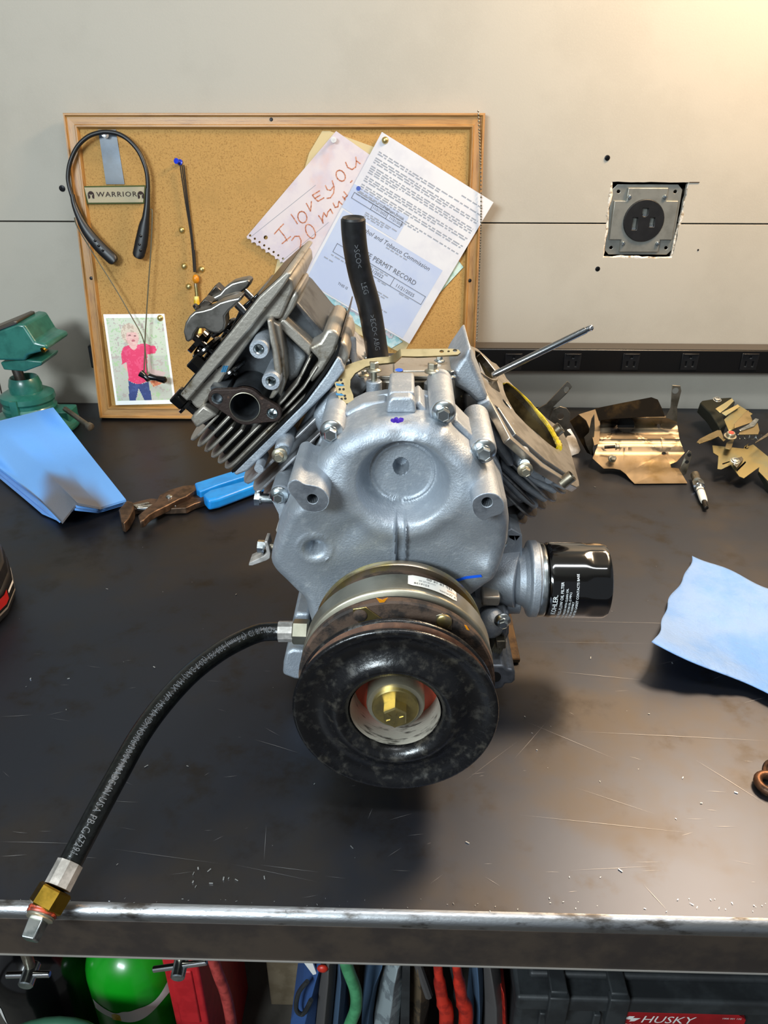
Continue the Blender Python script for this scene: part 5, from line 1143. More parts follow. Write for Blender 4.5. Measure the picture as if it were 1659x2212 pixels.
# ---------------- folded blue shop towels
tw = thing('shop_towels', 'folded blue shop towels with a grey oil stain beside the green vise', 'towels', B(80, 1010, 0))
def towel_grid(mb, corners, zf, th, n=34, k=34, front=None):
    A_, B_, C_, D_ = corners; top = []; bot = []
    for j in range(k+1):
        t = j/k
        for i in range(n+1):
            s = i/n; fx, fy = front(s) if front else (D_[0]*(1-s)+C_[0]*s, D_[1]*(1-s)+C_[1]*s); px = (A_[0]*(1-s)+B_[0]*s)*(1-t)+fx*t; py = (A_[1]*(1-s)+B_[1]*s)*(1-t)+fy*t
            z = zf(s, t); q_ = B(px+bulge(s, t)[0], py+bulge(s, t)[1], z); top.append(q_); bot.append(q_-V((0, 0, th)))
    fs = []; N = len(top); r = n+1
    for j in range(k):
        for i in range(n): a = j*r+i; fs.append((a, a+1, a+r+1, a+r)); fs.append((N+a, N+a+r, N+a+r+1, N+a+1))
    for j in range(k): a = j*r; fs.append((a, a+r, N+a+r, N+a)); a = j*r+n; fs.append((a+r, a, N+a, N+a+r))
    for i in range(n): fs.append((i+1, i, N+i, N+i+1)); a = k*r+i; fs.append((a, a+1, N+a+1, N+a))
    return mb.add(top+bot, fs)
bulge = lambda s, t: (0, -5*math.sin(PI*s)*(1-t)*0+2*math.sin(6*s+4*t)*t*(1-t)*2)
def ztow(off):
    def f(s, t):
        z = .040*(1-sstep(0, .55, t))*(.75+.25*s)+.006+off+.002*math.sin(5*s+3*t)*t
        z += .022*sstep(.55, 1, t)*math.exp(-((s-.45)/.16)**2)
        z += .010*sstep(.78, 1, s)*(1-sstep(.0, .35, t))
        return z
    return f
def poly_at(pts):
    def f(s):
        for (s0, x0, y0), (s1, x1, y1) in zip(pts[:-1], pts[1:]):
            if s <= s1: k = sstep(s0, s1, s); return x0+(x1-x0)*k, y0+(y1-y0)*k
        return pts[-1][1:]
    return f
fr = [poly_at([(0, 90, 1106), (.2, 122, 1120), (.42, 160, 1098), (.66, 212, 1104), (1, 268, 1087)]), poly_at([(0, 97, 1101), (.2, 128, 1125), (.42, 163, 1092), (.66, 214, 1100), (1, 270, 1083)]), poly_at([(0, 106, 1094), (.2, 134, 1127), (.42, 166, 1086), (.66, 216, 1096), (1, 272, 1079)])]
pmt = bpy.data.materials.new('towel_painted'); pmt.use_nodes = True; nt = pmt.node_tree; at = nt.nodes.new('ShaderNodeAttribute'); at.attribute_name = 'paint'; bs = nt.nodes['Principled BSDF']
nt.links.new(at.outputs['Color'], bs.inputs['Base Color']); bs.inputs['Roughness'].default_value = .9
nn = nt.nodes.new('ShaderNodeTexNoise'); nn.inputs['Scale'].default_value = 700; bp_ = nt.nodes.new('ShaderNodeBump'); bp_.inputs['Strength'].default_value = .25; bp_.inputs['Distance'].default_value = .001; tcn = nt.nodes.new('ShaderNodeTexCoord'); nt.links.new(tcn.outputs['Object'], nn.inputs['Vector']); nt.links.new(nn.outputs['Fac'], bp_.inputs['Height']); nt.links.new(bp_.outputs[0], bs.inputs['Normal']); MATS['towel_painted'] = pmt
for k, (dx, off, mt) in enumerate(((-16, .0, 'towel_blue'), (-7, .0045, 'towel_blue'), (0, .0095, 'towel_painted'))):
    m = MB(); towel_grid(m, [(-95+dx, 936), (115, 880), (272, 1081), (100, 1110)], ztow(off), .0032, 50, 50, fr[k]); o = obj('fold_layer', m, mt, tw, sharp=60)
    if k == 2:
        ca = o.data.attributes.new('paint', 'FLOAT_COLOR', 'POINT'); c0_, c1_, c2_ = hx('#5b93d6'), hx('#565961'), hx('#75685f')
        for i in range(len(o.data.vertices)):
            q_ = i % (51*51); s, t = (q_ % 51)/50, (q_//51)/50; n_ = nz.noise(V((s*5, t*5, 2)))*.16
            f = sstep(.62, .92, t+n_+.16*(.5-abs(s-.42)))*(1-sstep(.62, .92, s+n_*.6)); g_ = f*sstep(.8, 1, 1.25-t)*.5
            c = [c0_[j]*(1-f)+(c1_[j]*(1-g_)+c2_[j]*g_)*f for j in range(3)]+[1]; ca.data[i].color = c
# ---------------- slip joint pliers
pl = thing('slip_joint_pliers', 'slip joint pliers with blue dipped handles and brown steel jaws, left of the engine', 'pliers', B(400, 1070, 0))
m = MB(); flat(m, [(420, 1043), (470, 1027), (522, 1011), (600, 988), (640, 980), (640, 994), (604, 1003), (526, 1029), (470, 1047), (432, 1062), (424, 1056)], .0205, .004); obj('handle', m, 'pliers_blue', pl, bevel=.0045, seg=4)
m = MB(); flat(m, [(437, 1067), (452, 1057), (480, 1050), (545, 1032), (612, 1012), (640, 1005), (640, 1022), (612, 1028), (545, 1049), (500, 1066), (470, 1077), (449, 1081)], .0195, .003); obj('handle', m, 'pliers_blue', pl, bevel=.0045, seg=4)
m = MB(); flat(m, [(422, 1046), (425, 1056), (402, 1072), (386, 1078), (360, 1092), (335, 1104), (322, 1112), (310, 1124), (302, 1126), (298, 1113), (318, 1096), (338, 1082), (344, 1069), (365, 1058), (395, 1049)], .0185, .008); obj('jaw_arm', m, 'pliers_steel', pl, bevel=.0014)
m = MB(); flat(m, [(256, 1101), (274, 1081), (286, 1084), (289, 1092), (288, 1100), (278, 1120), (268, 1130), (262, 1127), (259, 1112)], .0165, .002); flat(m, [(284, 1087), (300, 1082), (325, 1076), (345, 1078), (340, 1090), (300, 1098), (288, 1100)], .011, .002); flat(m, [(345, 1084), (395, 1080), (415, 1070), (441, 1067), (447, 1080), (420, 1088), (402, 1097), (350, 1099)], .011, .002); obj('jaw_arm', m, 'pliers_steel', pl, bevel=.0012)
for k in range(3): m = MB(); flat(m, [(288+k*3, 1090+k*2.5), (320+k*28, 1086+k*3-2), (324+k*28, 1088+k*3-2), (290+k*3, 1093+k*2.5)], .0122, .009); obj('adjusting_groove', m, 'zinc', pl, bevel=.0003)
m = MB().lathe([(.0045, 0), (.0042, .0015), (.003, .0025), (.0001, .0028)], B(366, 1074, .0185), (0, 0, 1), 18); obj('pivot_bolt', m, 'zinc', pl)
# ---------------- battery pack at the left edge
bp = thing('battery_pack', 'black and red tool battery pack cut by the left picture edge', 'battery', B(-60, 1300, 0))
fpz = lambda pts, z0, z1, inset=0: [pts, z0, z1]
base_ = [(-210, 1300), (-120, 1225), (8, 1228), (28, 1250), (35, 1290), (20, 1330), (-20, 1372), (-150, 1440)]
gp_ = [B(x, y, 0) for x, y in base_]
m = MB().prism(gp_, (0, 0, .034)); obj('pack_body', m, 'battery_black', bp, bevel=.005, seg=3)
cg = sum(gp_, V((0, 0, 0)))/len(gp_); sh = lambda f, z: [V((cg.x+(p.x-cg.x)*f, cg.y+(p.y-cg.y)*f, z)) for p in gp_]
m = MB().prism(sh(.985, .0335), (0, 0, .016), pts2=sh(.93, .05)); obj('pack_shoulder', m, 'plastic_black', bp, bevel=.003)
m = MB().prism(sh(.84, .0495), (0, 0, .014), pts2=sh(.78, .064)); obj('pack_top', m, 'battery_red', bp, bevel=.003)
def side_strip(z0, z1, i0, t0_, i1, t1_, mt, name):
    a = gp_[i0].lerp(gp_[i0+1], t0_); b = gp_[i1].lerp(gp_[i1+1], t1_); mid = [gp_[k] for k in range(i0+1, i1+1)]
    m = MB(); L = [a]+mid+[b]; out_ = [V((p.x, p.y, 0))+(p-cg).normalized()*.0012 for p in L]
    for p, q_ in zip(out_[:-1], out_[1:]): m.add([V((p.x, p.y, z0)), V((q_.x, q_.y, z0)), V((q_.x, q_.y, z1)), V((p.x, p.y, z1))], [(0, 1, 2, 3)])
    obj(name, m, mt, bp, smooth=False, recalc=False)
side_strip(.010, .0125, 3, .2, 6, .3, 'battery_trim', 'trim_line'); side_strip(.020, .0235, 3, .3, 4, .6, 'print_pale', 'trim_line'); side_strip(.016, .0275, 4, .7, 6, .3, 'battery_red', 'red_panel')
# ---------------- used paper towel at the right
t2_ = thing('paper_towel', 'crumpled light blue paper towel with oily stains at the right', 'towel', B(1560, 1370, 0))
bulge = lambda s, t: (5*math.sin(9*t)*(1-s)+3*math.sin(23*t)*(1-s)+14*math.sin(PI*t)*(1-s)*.0, 3*math.sin(11*s+1)*(1-t)+4*math.sin(7*s)*t)
def zt2(s, t):
    z = .004+.026*sstep(.55, 1, t)*(1-sstep(.0, .8, s))+.006*sstep(.8, 1, t)+.004*sstep(0, .25, 1-s-t)
    return z+.0016*nz.noise(V((s*7, t*7, 1)))+.0007*nz.noise(V((s*22, t*22, 5)))
m = MB(); towel_grid(m, [(1495, 1198), (1730, 1300), (1730, 1532), (1408, 1386)], zt2, .0009, 60, 60); obj('towel_sheet', m, 'towel_used', t2_, sharp=180)
# ---------------- bent heat shield
hs_ = thing('heat_shield', 'bent golden sheet metal heat shield with soot marks and a large round hole', 'shield plate', B(1380, 1000, 0))
zprof = lerp_tab([(830, .105), (880, .080), (900, .064), (922, .046), (938, .0375), (946, .0350), (956, .0295), (985, .016), (1010, .009), (1046, .0022)])
main_ = [(1371, 1045), (1485, 1044), (1483, 1040), (1466, 1012), (1450, 1010), (1448, 1003), (1462, 997), (1479, 978), (1468, 950), (1463, 918), (1462, 905), (1436, 898), (1400, 899), (1330, 903), (1297, 908), (1294, 955), (1280, 990), (1304, 1012), (1325, 1012), (1340, 1015), (1352, 1024), (1360, 1034)]
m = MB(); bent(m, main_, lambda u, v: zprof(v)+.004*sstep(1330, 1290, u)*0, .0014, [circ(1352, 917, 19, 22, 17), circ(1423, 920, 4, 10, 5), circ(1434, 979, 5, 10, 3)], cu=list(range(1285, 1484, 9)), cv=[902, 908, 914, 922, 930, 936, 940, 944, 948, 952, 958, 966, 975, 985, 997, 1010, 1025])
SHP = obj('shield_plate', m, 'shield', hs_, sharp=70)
m = MB(); bent(m, circ(1352, 918, 34, 20, 20), lambda u, v: zprof(v)-.012, .001, cv=[902, 910, 918, 926, 934]); obj('hole_shade_sheet', m, 'void', hs_)  # black sheet added below the hole, standing in for the shade inside
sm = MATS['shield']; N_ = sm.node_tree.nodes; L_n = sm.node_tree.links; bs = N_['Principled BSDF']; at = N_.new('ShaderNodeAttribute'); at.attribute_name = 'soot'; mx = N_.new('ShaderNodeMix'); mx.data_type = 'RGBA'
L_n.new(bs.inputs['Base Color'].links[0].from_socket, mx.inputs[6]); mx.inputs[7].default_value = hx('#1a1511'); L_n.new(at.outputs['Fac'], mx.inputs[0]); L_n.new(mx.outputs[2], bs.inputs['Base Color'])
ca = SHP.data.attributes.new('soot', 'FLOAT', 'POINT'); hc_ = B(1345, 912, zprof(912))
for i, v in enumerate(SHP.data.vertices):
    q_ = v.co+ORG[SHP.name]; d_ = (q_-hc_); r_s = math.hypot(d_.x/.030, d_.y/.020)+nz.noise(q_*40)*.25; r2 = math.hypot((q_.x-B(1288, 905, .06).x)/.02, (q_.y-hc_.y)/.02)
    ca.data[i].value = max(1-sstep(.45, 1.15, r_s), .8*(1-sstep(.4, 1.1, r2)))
m = MB(); bent(m, [(1286, 882), (1340, 871), (1407, 858), (1421, 863), (1430, 882), (1436, 899), (1400, 900), (1330, 904), (1294, 908)], lambda u, v: .064+(905-v)*.0007, .0014, cv=[870, 880, 890]); obj('curled_edge', m, 'shield_dark', hs_)
m = MB(); Yt = B(1455, 905, .064).y; fp(m, [(1438, 902), (1449, 880), (1452, 832), (1470, 834), (1472, 845), (1463, 880), (1463, 912)], Yt-.001, Yt+.0006); obj('tab', m, 'galv_grey', hs_, bevel=.0004)
m = MB(); m.lathe([(.0048, 0), (.0001, 0)], P(1459, 844, Yt-.0013), YA, 14, cap=False); obj('tab_hole', m, 'box_galv', hs_)
m = MB(); bent(m, [(1250, 895), (1286, 884), (1297, 917), (1294, 958), (1284, 962), (1276, 930), (1266, 908)], lambda u, v: .056-(v-890)*.0003, .0014); obj('side_flange', m, 'shield', hs_)
m = MB(); Yq = B(1265, 960, .028).y; fp(m, [(1231, 910), (1250, 896), (1266, 910), (1276, 935), (1282, 985), (1268, 978), (1252, 950)], Yq+.012, Yq+.0135); obj('side_flange', m, 'shield_dark', hs_)
m = MB(); Yq2 = B(1280, 960, .026).y; fp(m, [(1284, 894), (1285, 925), (1282, 960), (1278, 985), (1266, 962), (1262, 945), (1272, 935), (1278, 905)], Yq2-.004, Yq2-.0026); obj('tab', m, 'galv_grey', hs_, bevel=.0004)
m = MB(); Yq3 = B(1480, 1020, .01).y; fp(m, [(1476, 1028), (1469, 1012), (1480, 983), (1488, 973), (1494, 977), (1494, 990), (1482, 1024)], Yq3, Yq3+.0014); obj('tab', m, 'galv_grey', hs_, bevel=.0004)
for x, y in ((1489, 983), (1484, 998)): m = MB().lathe([(.0028, 0), (.0001, 0)], P(x, y, Yq3-.0004), YA, 12, cap=False); obj('tab_hole', m, 'void', hs_)
def loose_bolt(name, px, py, z, ax, label, r=.0055, shank=True):
    t = thing(name, label, 'bolt', B(px, py, z)); c = B(px, py, z); ax = V(ax).normalized(); m = MB()
    m.lathe([(r, 0), (r, r*.2), (r*.85, r*.35)], c, ax, 20); m.lathe([(r*.72, r*.3), (r*.72, r*1.1), (r*.55, r*1.2), (.0001, r*1.15)], c, ax, 6); obj('bolt_head', m, 'zinc_dull', t, sharp=20)
    m = MB().cyl(c, c-ax*(.016 if shank else .006), r*.45, 12); obj('bolt_shank', m, 'dark_nut', t)
zb1 = zprof(970)
loose_bolt('loose_bolt', 1329, 965, zprof(965)+.0062, (.95, -.2, .15), 'small hex bolt lying on its side on the heat shield')
loose_bolt('loose_bolt', 1322, 991, zprof(991)+.0045, (.1, -.75, .55), 'small hex bolt on the heat shield with its head facing out', .0062, False)
# ---------------- grey bracket standing behind the right cylinder
br = thing('flat_bracket', 'grey flat steel bracket with holes behind the right cylinder', 'bracket', B(1225, 980, 0))
Yb = 1.10
m = MB(); cH = P(1224, 842, Yb); q2 = [(P(x, y, Yb).x, P(x, y, Yb).z) for x, y in ((1226, 824), (1231, 828), (1236, 836), (1196, 878), (1186, 905), (1160, 905), (1160, 884), (1180, 873))]
m.slab(q2, [circ(cH.x, cH.z, .0042, 12, .005)], lambda u, v: V((u, Yb, v)), lambda u, v: V((u, Yb+.0022, v))); obj('arm', m, 'galv_grey', br, bevel=.0004)
m = MB(); cH = P(1211, 900, Yb-.004); q2 = [(P(x, y, Yb-.004).x, P(x, y, Yb-.004).z) for x, y in ((1188, 900), (1196, 884), (1210, 878), (1224, 882), (1232, 893), (1231, 910), (1225, 930), (1235, 940), (1190, 950))]
m.slab(q2, [circ(cH.x, cH.z, .0048, 14)], lambda u, v: V((u, Yb-.004, v)), lambda u, v: V((u, Yb-.002, v))); obj('eye_plate', m, 'galv_grey', br, bevel=.0004)
m = MB(); bent(m, [(1196, 935), (1232, 926), (1244, 946), (1254, 972), (1250, 979), (1222, 989), (1190, 985)], lambda u, v: .034-(v-930)*.0006, .0018, [circ(1220, 939, 6, 12, 8)]); obj('foot_plate', m, 'alu_deck', br)
m = MB(); m.box(B(1215, 962, .008)+V((0, .01, 0)), .03, .02, .016); obj('foot', m, 'galv_grey', br)
# ---------------- throttle linkage bracket at the right
lk = thing('throttle_bracket', 'yellow zinc throttle linkage bracket with a red dotted pivot, at the right edge', 'linkage', B(1600, 1000, 0))
zl = lambda u, v: .016+(1033-v)*.00022
m = MB(); bent(m, [(1539, 962), (1541, 978), (1552, 985), (1550, 1013), (1558, 1014), (1579, 1004), (1597, 1029), (1607, 1033), (1640, 1009), (1639, 1018), (1660, 1040), (1720, 1090), (1720, 1030), (1659, 986), (1627, 960), (1616, 967), (1606, 969), (1620, 955), (1633, 944), (1592, 936), (1566, 924), (1556, 930), (1543, 949)], zl, .0018, [circ(1613, 966, 5, 10, 4), [(1560, 1001), (1576, 996), (1577, 998), (1561, 1004)], [(1590, 1015), (1610, 996), (1612, 999), (1592, 1019)]], cv=[940, 960, 980, 1000, 1020]); LKP = obj('base_plate', m, 'link_gold', lk, bevel=0)
def lp(pts, z, mt, name, th=.0016, parent=None, slope=0, bev=.0004):
    m = MB(); y0 = sum(p[1] for p in pts)/len(pts); m.slab(pts, [], lambda u, v: B(u, v, z+(y0-v)*slope), lambda u, v: B(u, v, z+(y0-v)*slope)-V((0, -.3*th, th))); return obj(name, m, mt, parent or lk, bevel=bev)
lp([(1512, 870), (1517, 865), (1548, 860), (1580, 858), (1588, 868), (1562, 900), (1570, 916), (1556, 926), (1535, 893)], .040, 'link_dark', 'dark_plate', .02, slope=.0002, bev=.002)
lp([(1545, 883), (1581, 860), (1586, 866), (1572, 880), (1556, 892)], .062, 'link_gold', 'clip_strip', slope=.0004)
lp([(1558, 892), (1594, 873), (1599, 878), (1568, 898)], .060, 'link_gold', 'clip_strip', slope=.0004)
lp([(1564, 906), (1580, 892), (1592, 885), (1598, 876), (1626, 894), (1604, 912), (1590, 926), (1574, 930)], .052, 'link_gold', 'cam_plate', slope=.0003)
lp([(1587, 925), (1586, 916), (1612, 888), (1617, 886), (1625, 906), (1627, 911)], .056, 'stamped_gold', 'spring_plate', slope=.0003)
lp([(1595, 938), (1600, 930), (1637, 913), (1641, 930), (1638, 938)], .050, 'stamped_gold', 'spring_plate', slope=.0002)
lp([(1596, 928), (1618, 916), (1632, 903), (1640, 906), (1630, 920), (1600, 931)], .054, 'zinc', 'hook_link', slope=.0002)
lp([(1505, 955), (1511, 948), (1530, 938), (1550, 929), (1557, 929), (1563, 944), (1569, 949), (1563, 953), (1552, 942), (1540, 948), (1512, 958)], .044, 'stamped_gold', 'lever_arm', slope=.0001)
lp([(1566, 968), (1570, 955), (1586, 948), (1581, 966), (1578, 970)], .038, 'stamped_gold', 'lever_foot')
lp([(1631, 955), (1662, 932), (1680, 922), (1680, 930), (1632, 957)], .050, 'galv_grey', 'side_arm')
m = MB(); c = B(1577, 943, .046); m.lathe([(.0092, 0), (.0092, .0015), (.0066, .0018), (.0066, .006), (.0055, .0072), (.0001, .0072)], c, (0, -.2, 1), 24); obj('pivot', m, 'zinc_dull', lk, sharp=30)
m = MB(); m.lathe([(.0042, .0074), (.004, .0078), (.0001, .0078)], c, (0, -.2, 1), 18); obj('red_dot', m, 'red_dot', lk)
for px, py, z, r in ((1549, 864, .062, .0055), (1588, 996, .030, .0055)):
    c = B(px, py, z); m = MB(); m.lathe([(r*1.25, 0), (r*1.25, .001), (r, .0012), (r*.9, .003), (.0001, .0036)], c, (0, -.3, 1), 18); m.box(c+V((0, 0, .0036)), r, .0012, .0008); obj('screw', m, 'zinc', lk, sharp=30)
m = MB(); c = B(1600, 1008, .026); m.slab([(1586, 992), (1602, 986), (1606, 992), (1592, 1010), (1584, 1004)], [], lambda u, v: B(u, v, .029), lambda u, v: B(u, v, .026)); obj('cable_clamp', m, 'galv_grey', lk, bevel=.0005)
path = [B(1594, 944, .036)+V((.0022*k, .004*math.sin(k*PI/2*1.0), .004*math.cos(k*PI/2*1.0))) for k in range(17)]; m = MB().tube(smooth_path(path, 3), .0009, 6); obj('spring', m, 'zinc', lk)
m = MB(); q_ = [B(1640, 1018, .014), B(1660, 1046, .012), B(1720, 1100, .010)]; m.prism([q_[0], q_[1], q_[2], q_[2]-V((0, 0, .009)), q_[1]-V((0, 0, .010)), q_[0]-V((0, 0, .006))], (0, .002, 0)); m.box(B(1600, 985, .0075), .05, .03, .012); obj('side_flange', m, 'link_dark', lk)
# ---------------- spark plug
a, b = B(1501, 1025, .0085), B(1526, 1098, .0055); ax = (b-a).normalized(); L_ = (b-a).length
sp = thing('spark_plug', 'spark plug with white ceramic lying between the heat shield and the linkage', 'spark plug', V((a.x, a.y, 0)))
m = MB().lathe([(.0001, 0), (.0058, 0), (.0062, .001)]+[(.0062 if k % 2 else .0057, .001+k*.0012) for k in range(1, 10)]+[(.0058, L_*.24)], a, ax, 24); obj('thread', m, 'galv_grey', sp, sharp=60)
m = MB().lathe([(.0075, L_*.235), (.0078, L_*.25), (.0075, L_*.27)], a, ax, 24); m.lathe([(.0085, L_*.27), (.0085, L_*.40)], a, ax, 6); m.lathe([(.0070, L_*.395), (.0072, L_*.44), (.0055, L_*.465)], a, ax, 24); obj('hex_shell', m, 'chrome', sp, sharp=25)
m = MB().lathe([(.0054, L_*.46), (.0056, L_*.50), (.0054, L_*.70), (.0048, L_*.80), (.0040, L_*.815)], a, ax, 24); CER = obj('insulator', m, 'ceramic', sp)
m = MB().lathe([(.0058, L_*.52), (.0058, L_*.545)], a, ax, 24, cap=False); obj('band_print', m, 'ink_grey', CER)
m = MB().lathe([(.0034, L_*.81), (.0034, L_*.86), (.0027, L_*.88), (.0034, L_*.92), (.0030, L_*.99), (.001, L_)], a, ax, 18); obj('terminal', m, 'dark_nut', sp)
# ---------------- rusty clip at the right edge
cl = thing('rusty_clip', 'small rusty brown ring clip cut by the right picture edge', 'clip', B(1665, 1690, 0))
c = B(1664, 1692, .005); m = MB().tube([c+V((.0095*math.cos(k*PI/9), .0095*math.sin(k*PI/9), 0)) for k in range(19)], .0036, 10); obj('ring', m, 'copper_rust', cl)
m = MB().tube(smooth_path([B(1654, 1678, .005), B(1653, 1662, .006), B(1660, 1648, .007), B(1680, 1640, .006)], 4), .0026, 8); obj('tang', m, 'copper_rust', cl)
# ================================================================ things on the floor under the bench
def gas_bottle(px, Yc, r, zc, mt, name, label):
    c = P(px, 2118, Yc-r*.7); c.y = Yc; c.z = ZF; t = thing(name, label, 'gas bottle', c); hz = zc-ZF
    pr = [(r*.93, 0), (r, .012), (r, hz)]+[(r*math.cos(a), hz+r*.95*math.sin(a)) for a in [PI/2*k/10 for k in range(1, 10)]]+[(r*.18, hz+r*.95), (r*.18, hz+r*1.25)]
    m = MB().lathe(pr, c, (0, 0, 1), 48); b = obj('bottle_body', m, mt, t, sharp=60)
    m = MB().cyl(c+V((0, 0, hz+r*1.2)), c+V((0, 0, hz+r*1.7)), r*.2, 16); obj('valve', m, 'brass', t); return t, c, hz
g, gc, gh = gas_bottle(260, .700, .0680, P(260, 2135, .655).z, 'tank_green', 'gas_bottle', 'bright green gas bottle with a torn white label, under the bench')
def wrap(c, r, a0, a1, zf0, zf1, n, mt, name, parent):
    m = MB()
    for k in range(n+1): a = a0+(a1-a0)*k/n; t = k/n; m.v += [V((c.x+r*math.sin(a), c.y-r*math.cos(a), zf0(t))), V((c.x+r*math.sin(a), c.y-r*math.cos(a), zf1(t)))]
    for k in range(n): m.f.append([2*k, 2*k+2, 2*k+3, 2*k+1]); m.m.append(0)
    return obj(name, m, mt, parent)
zz = P(260, 2190, .63).z
gl_ = wrap(gc, .0687, -.75, 1.25, lambda t: zz-.022+.006*math.sin(9*t)+.03*t*t*.3, lambda t: zz+.003*math.sin(14*t)+.018*sstep(.6, 1, t)+.004*(t > .3)*math.exp(-((t-.4)/.05)**2), 40, 'print_pale', 'label', g)
wrap(gc, .0689, -.22, -.02, lambda t: zz-.02, lambda t: zz-.008+.004*math.sin(3*t), 8, 'yellow_plastic', 'label', g)
k_, kc, kh = gas_bottle(46, .700, .0700, P(52, 2135, .66).z, 'tank_black', 'gas_bottle', 'glossy black gas bottle at the far left under the bench')
wrap(kc, .0706, -.95, -.55, lambda t: -.70-.02*t, lambda t: -.665-.016*t, 8, 'print_pale', 'label', k_)
# chrome bar handles
def tbar(px0, py0, px1, py1, pc, Y, r, name, label, up=True):
    a, b = P(px0, py0, Y), P(px1, py1, Y); c = P(pc[0], pc[1], Y); t = thing(name, label, 'clamp', V((c.x, c.y, -.05)))
    m = MB().cyl(a, b, r, 14, ch=.0008); obj('sliding_bar', m, 'chrome', t)
    m = MB().cyl(c-V((0, .010, .003)), c+V((0, .012, .0)), r*2.2, 18, ch=.001); obj('boss', m, 'zinc', t)
    m = MB().cyl(c+V((0, .006, 0)), V((c.x, c.y+.006, -.044)), r*1.5, 14); obj('screw', m, 'galv_grey', t)
tbar(331, 2094, 447, 2078, (388, 2087), .43, .0030, 'clamp_screw', 'chrome clamp screw with a sliding bar hanging by the green bottle')
tbar(14, 2106, 108, 2104, (62, 2105), .45, .0034, 'clamp_screw', 'chrome clamp screw with a sliding bar in front of the black bottle')
# green garden hose coil
hc = P(120, 2204, .56); m = MB(); nl_ = int((hc.z-.011-ZF-.011)/.0212)
path = [V((hc.x+.088*1.15*math.cos(a), hc.y-.085+.088*math.sin(a), hc.z-.011-.0212*a/(2*PI))) for a in [2*PI*i/36 for i in range(36*nl_+1)]]
m.tube(path, .0105, 10)
m.tube([V((hc.x+.070*1.15*math.cos(a), hc.y-.085+.070*math.sin(a), hc.z-.018-.0212*a/(2*PI))) for a in [2*PI*i/36 for i in range(60)]], .0100, 10)
gh_ = obj('garden_hose', m, 'hose_darkgreen', org=(hc.x, hc.y, ZF)); tag(gh_, 'coiled dark green hose in front of the two gas bottles', 'hose')
# red plastic case
rc = P(402, 2150, .62); m = MB(); t = thing('red_case', 'narrow red plastic case right of the green gas bottle', 'case', V((rc.x, .70, ZF)))
w = P(440, 2150, .62).x-P(366, 2150, .62).x; m.box((rc.x, .72, (ZF-.40)/2), w, .20, -.40-ZF); obj('case_body', m, 'red_plastic', t, bevel=.004)
m = MB().box((rc.x, .62, -.60), w*.6, .006, .12); obj('case_rib', m, 'red_plastic', t, bevel=.002)
# red air hose
m = MB().tube(smooth_path([P(450, 2040, .60), P(470, 2100, .60), P(488, 2150, .60), P(500, 2215, .60), P(505, 2300, .62), V((P(505, 2300, .62).x, .64, ZF+.0075))], 6), .0075, 12); rh = obj('red_hose', m, 'red_rubber', org=(P(488, 2150, .60).x, .6, ZF)); tag(rh, 'worn red rubber hose hanging right of the red case', 'hose')
# cardboard box
cb = P(650, 2150, .79); m = MB(); xl_, xr_ = P(583, 2150, .79).x, P(780, 2150, .79).x; m.box(((xl_+xr_)/2, .86, (ZF-.42)/2), xr_-xl_, .14, -.42-ZF); t = obj('cardboard_box', m, 'cardboard', org=((xl_+xr_)/2, .86, ZF), bevel=.002); tag(t, 'plain tan cardboard box standing behind the blue bag', 'box')
# soft goods and straps: thick wavy panels standing on the floor
def soft(mb, cols, Y, dep, zt_=-.36):
    """cols: left edge, right edge points per height (picture); run on down to the floor"""
    L = [P(x, y, Y) for x, y in cols[0]]; R_ = [P(x, y, Y) for x, y in cols[1]]
    l0, r0 = L[-1], R_[-1]; L.append(V((l0.x, Y, ZF+.002))); R_.append(V((r0.x, Y, ZF+.002)))
    ring = []
    for a, b in zip(L, R_): mid = (a+b)/2; ring.append([a, mid-V((0, dep*.16, 0)), b, b+V((0, dep, 0)), a+V((0, dep, 0))])
    return mb.loft(ring)
bb = thing('blue_bag', 'navy blue and grey fabric bag with a black buckle, beside the green hose loop', 'bag', V((P(690, 2150, .62).x, .66, ZF)))
m = soft(MB(), ([(690, 2060), (672, 2100), (650, 2150), (628, 2205), (622, 2260)], [(700, 2060), (694, 2100), (688, 2150), (682, 2205), (680, 2260)]), .62, .10); obj('bag_panel', m, 'fabric_blue', bb, bevel=.002, sharp=70)
m = soft(MB(), ([(695, 2060), (694, 2100), (688, 2150), (682, 2215)], [(728, 2060), (726, 2100), (722, 2150), (716, 2215)]), .615, .10); obj('bag_panel', m, 'fabric_grey', bb, bevel=.002, sharp=70)
m = soft(MB(), ([(728, 2060), (728, 2100), (722, 2150), (716, 2215)], [(742, 2060), (748, 2100), (746, 2150), (740, 2215)]), .622, .10); obj('bag_panel', m, 'fabric_slate', bb, bevel=.002, sharp=70)
m = MB().tube(smooth_path([P(664, 2120, .60), P(645, 2145, .60), P(640, 2180, .60), P(655, 2190, .60), P(672, 2160, .60)], 5), .0032, 8); obj('buckle', m, 'tool_black', bb)
m = MB().ball(P(697, 2092, .60), .0075, 12, (1, .6, .8)); obj('red_tag', m, 'handle_red', bb)
m = MB().prism([P(x, y, .61) for x, y in ((655, 2078), (676, 2082), (684, 2104), (676, 2106))], (0, .004, 0)); obj('white_tag', m, 'print_pale', bb)
m = MB().tube(smooth_path([P(738, 2050, .585), P(752, 2095, .585), P(768, 2140, .585), P(768, 2180, .585), P(752, 2225, .585), P(740, 2290, .585), V((P(740, 2290, .585).x, .585, ZF+.008))], 6), .0080, 12); gq = obj('green_hose', m, 'hose_green', org=(P(760, 2150, .60).x, .6, ZF)); tag(gq, 'bright green hose bowed out right of the blue bag', 'hose')
cm_ = thing('camo_bag', 'grey camouflage bag with black binding in the middle under the bench', 'bag', V((P(840, 2150, .62).x, .68, ZF)))
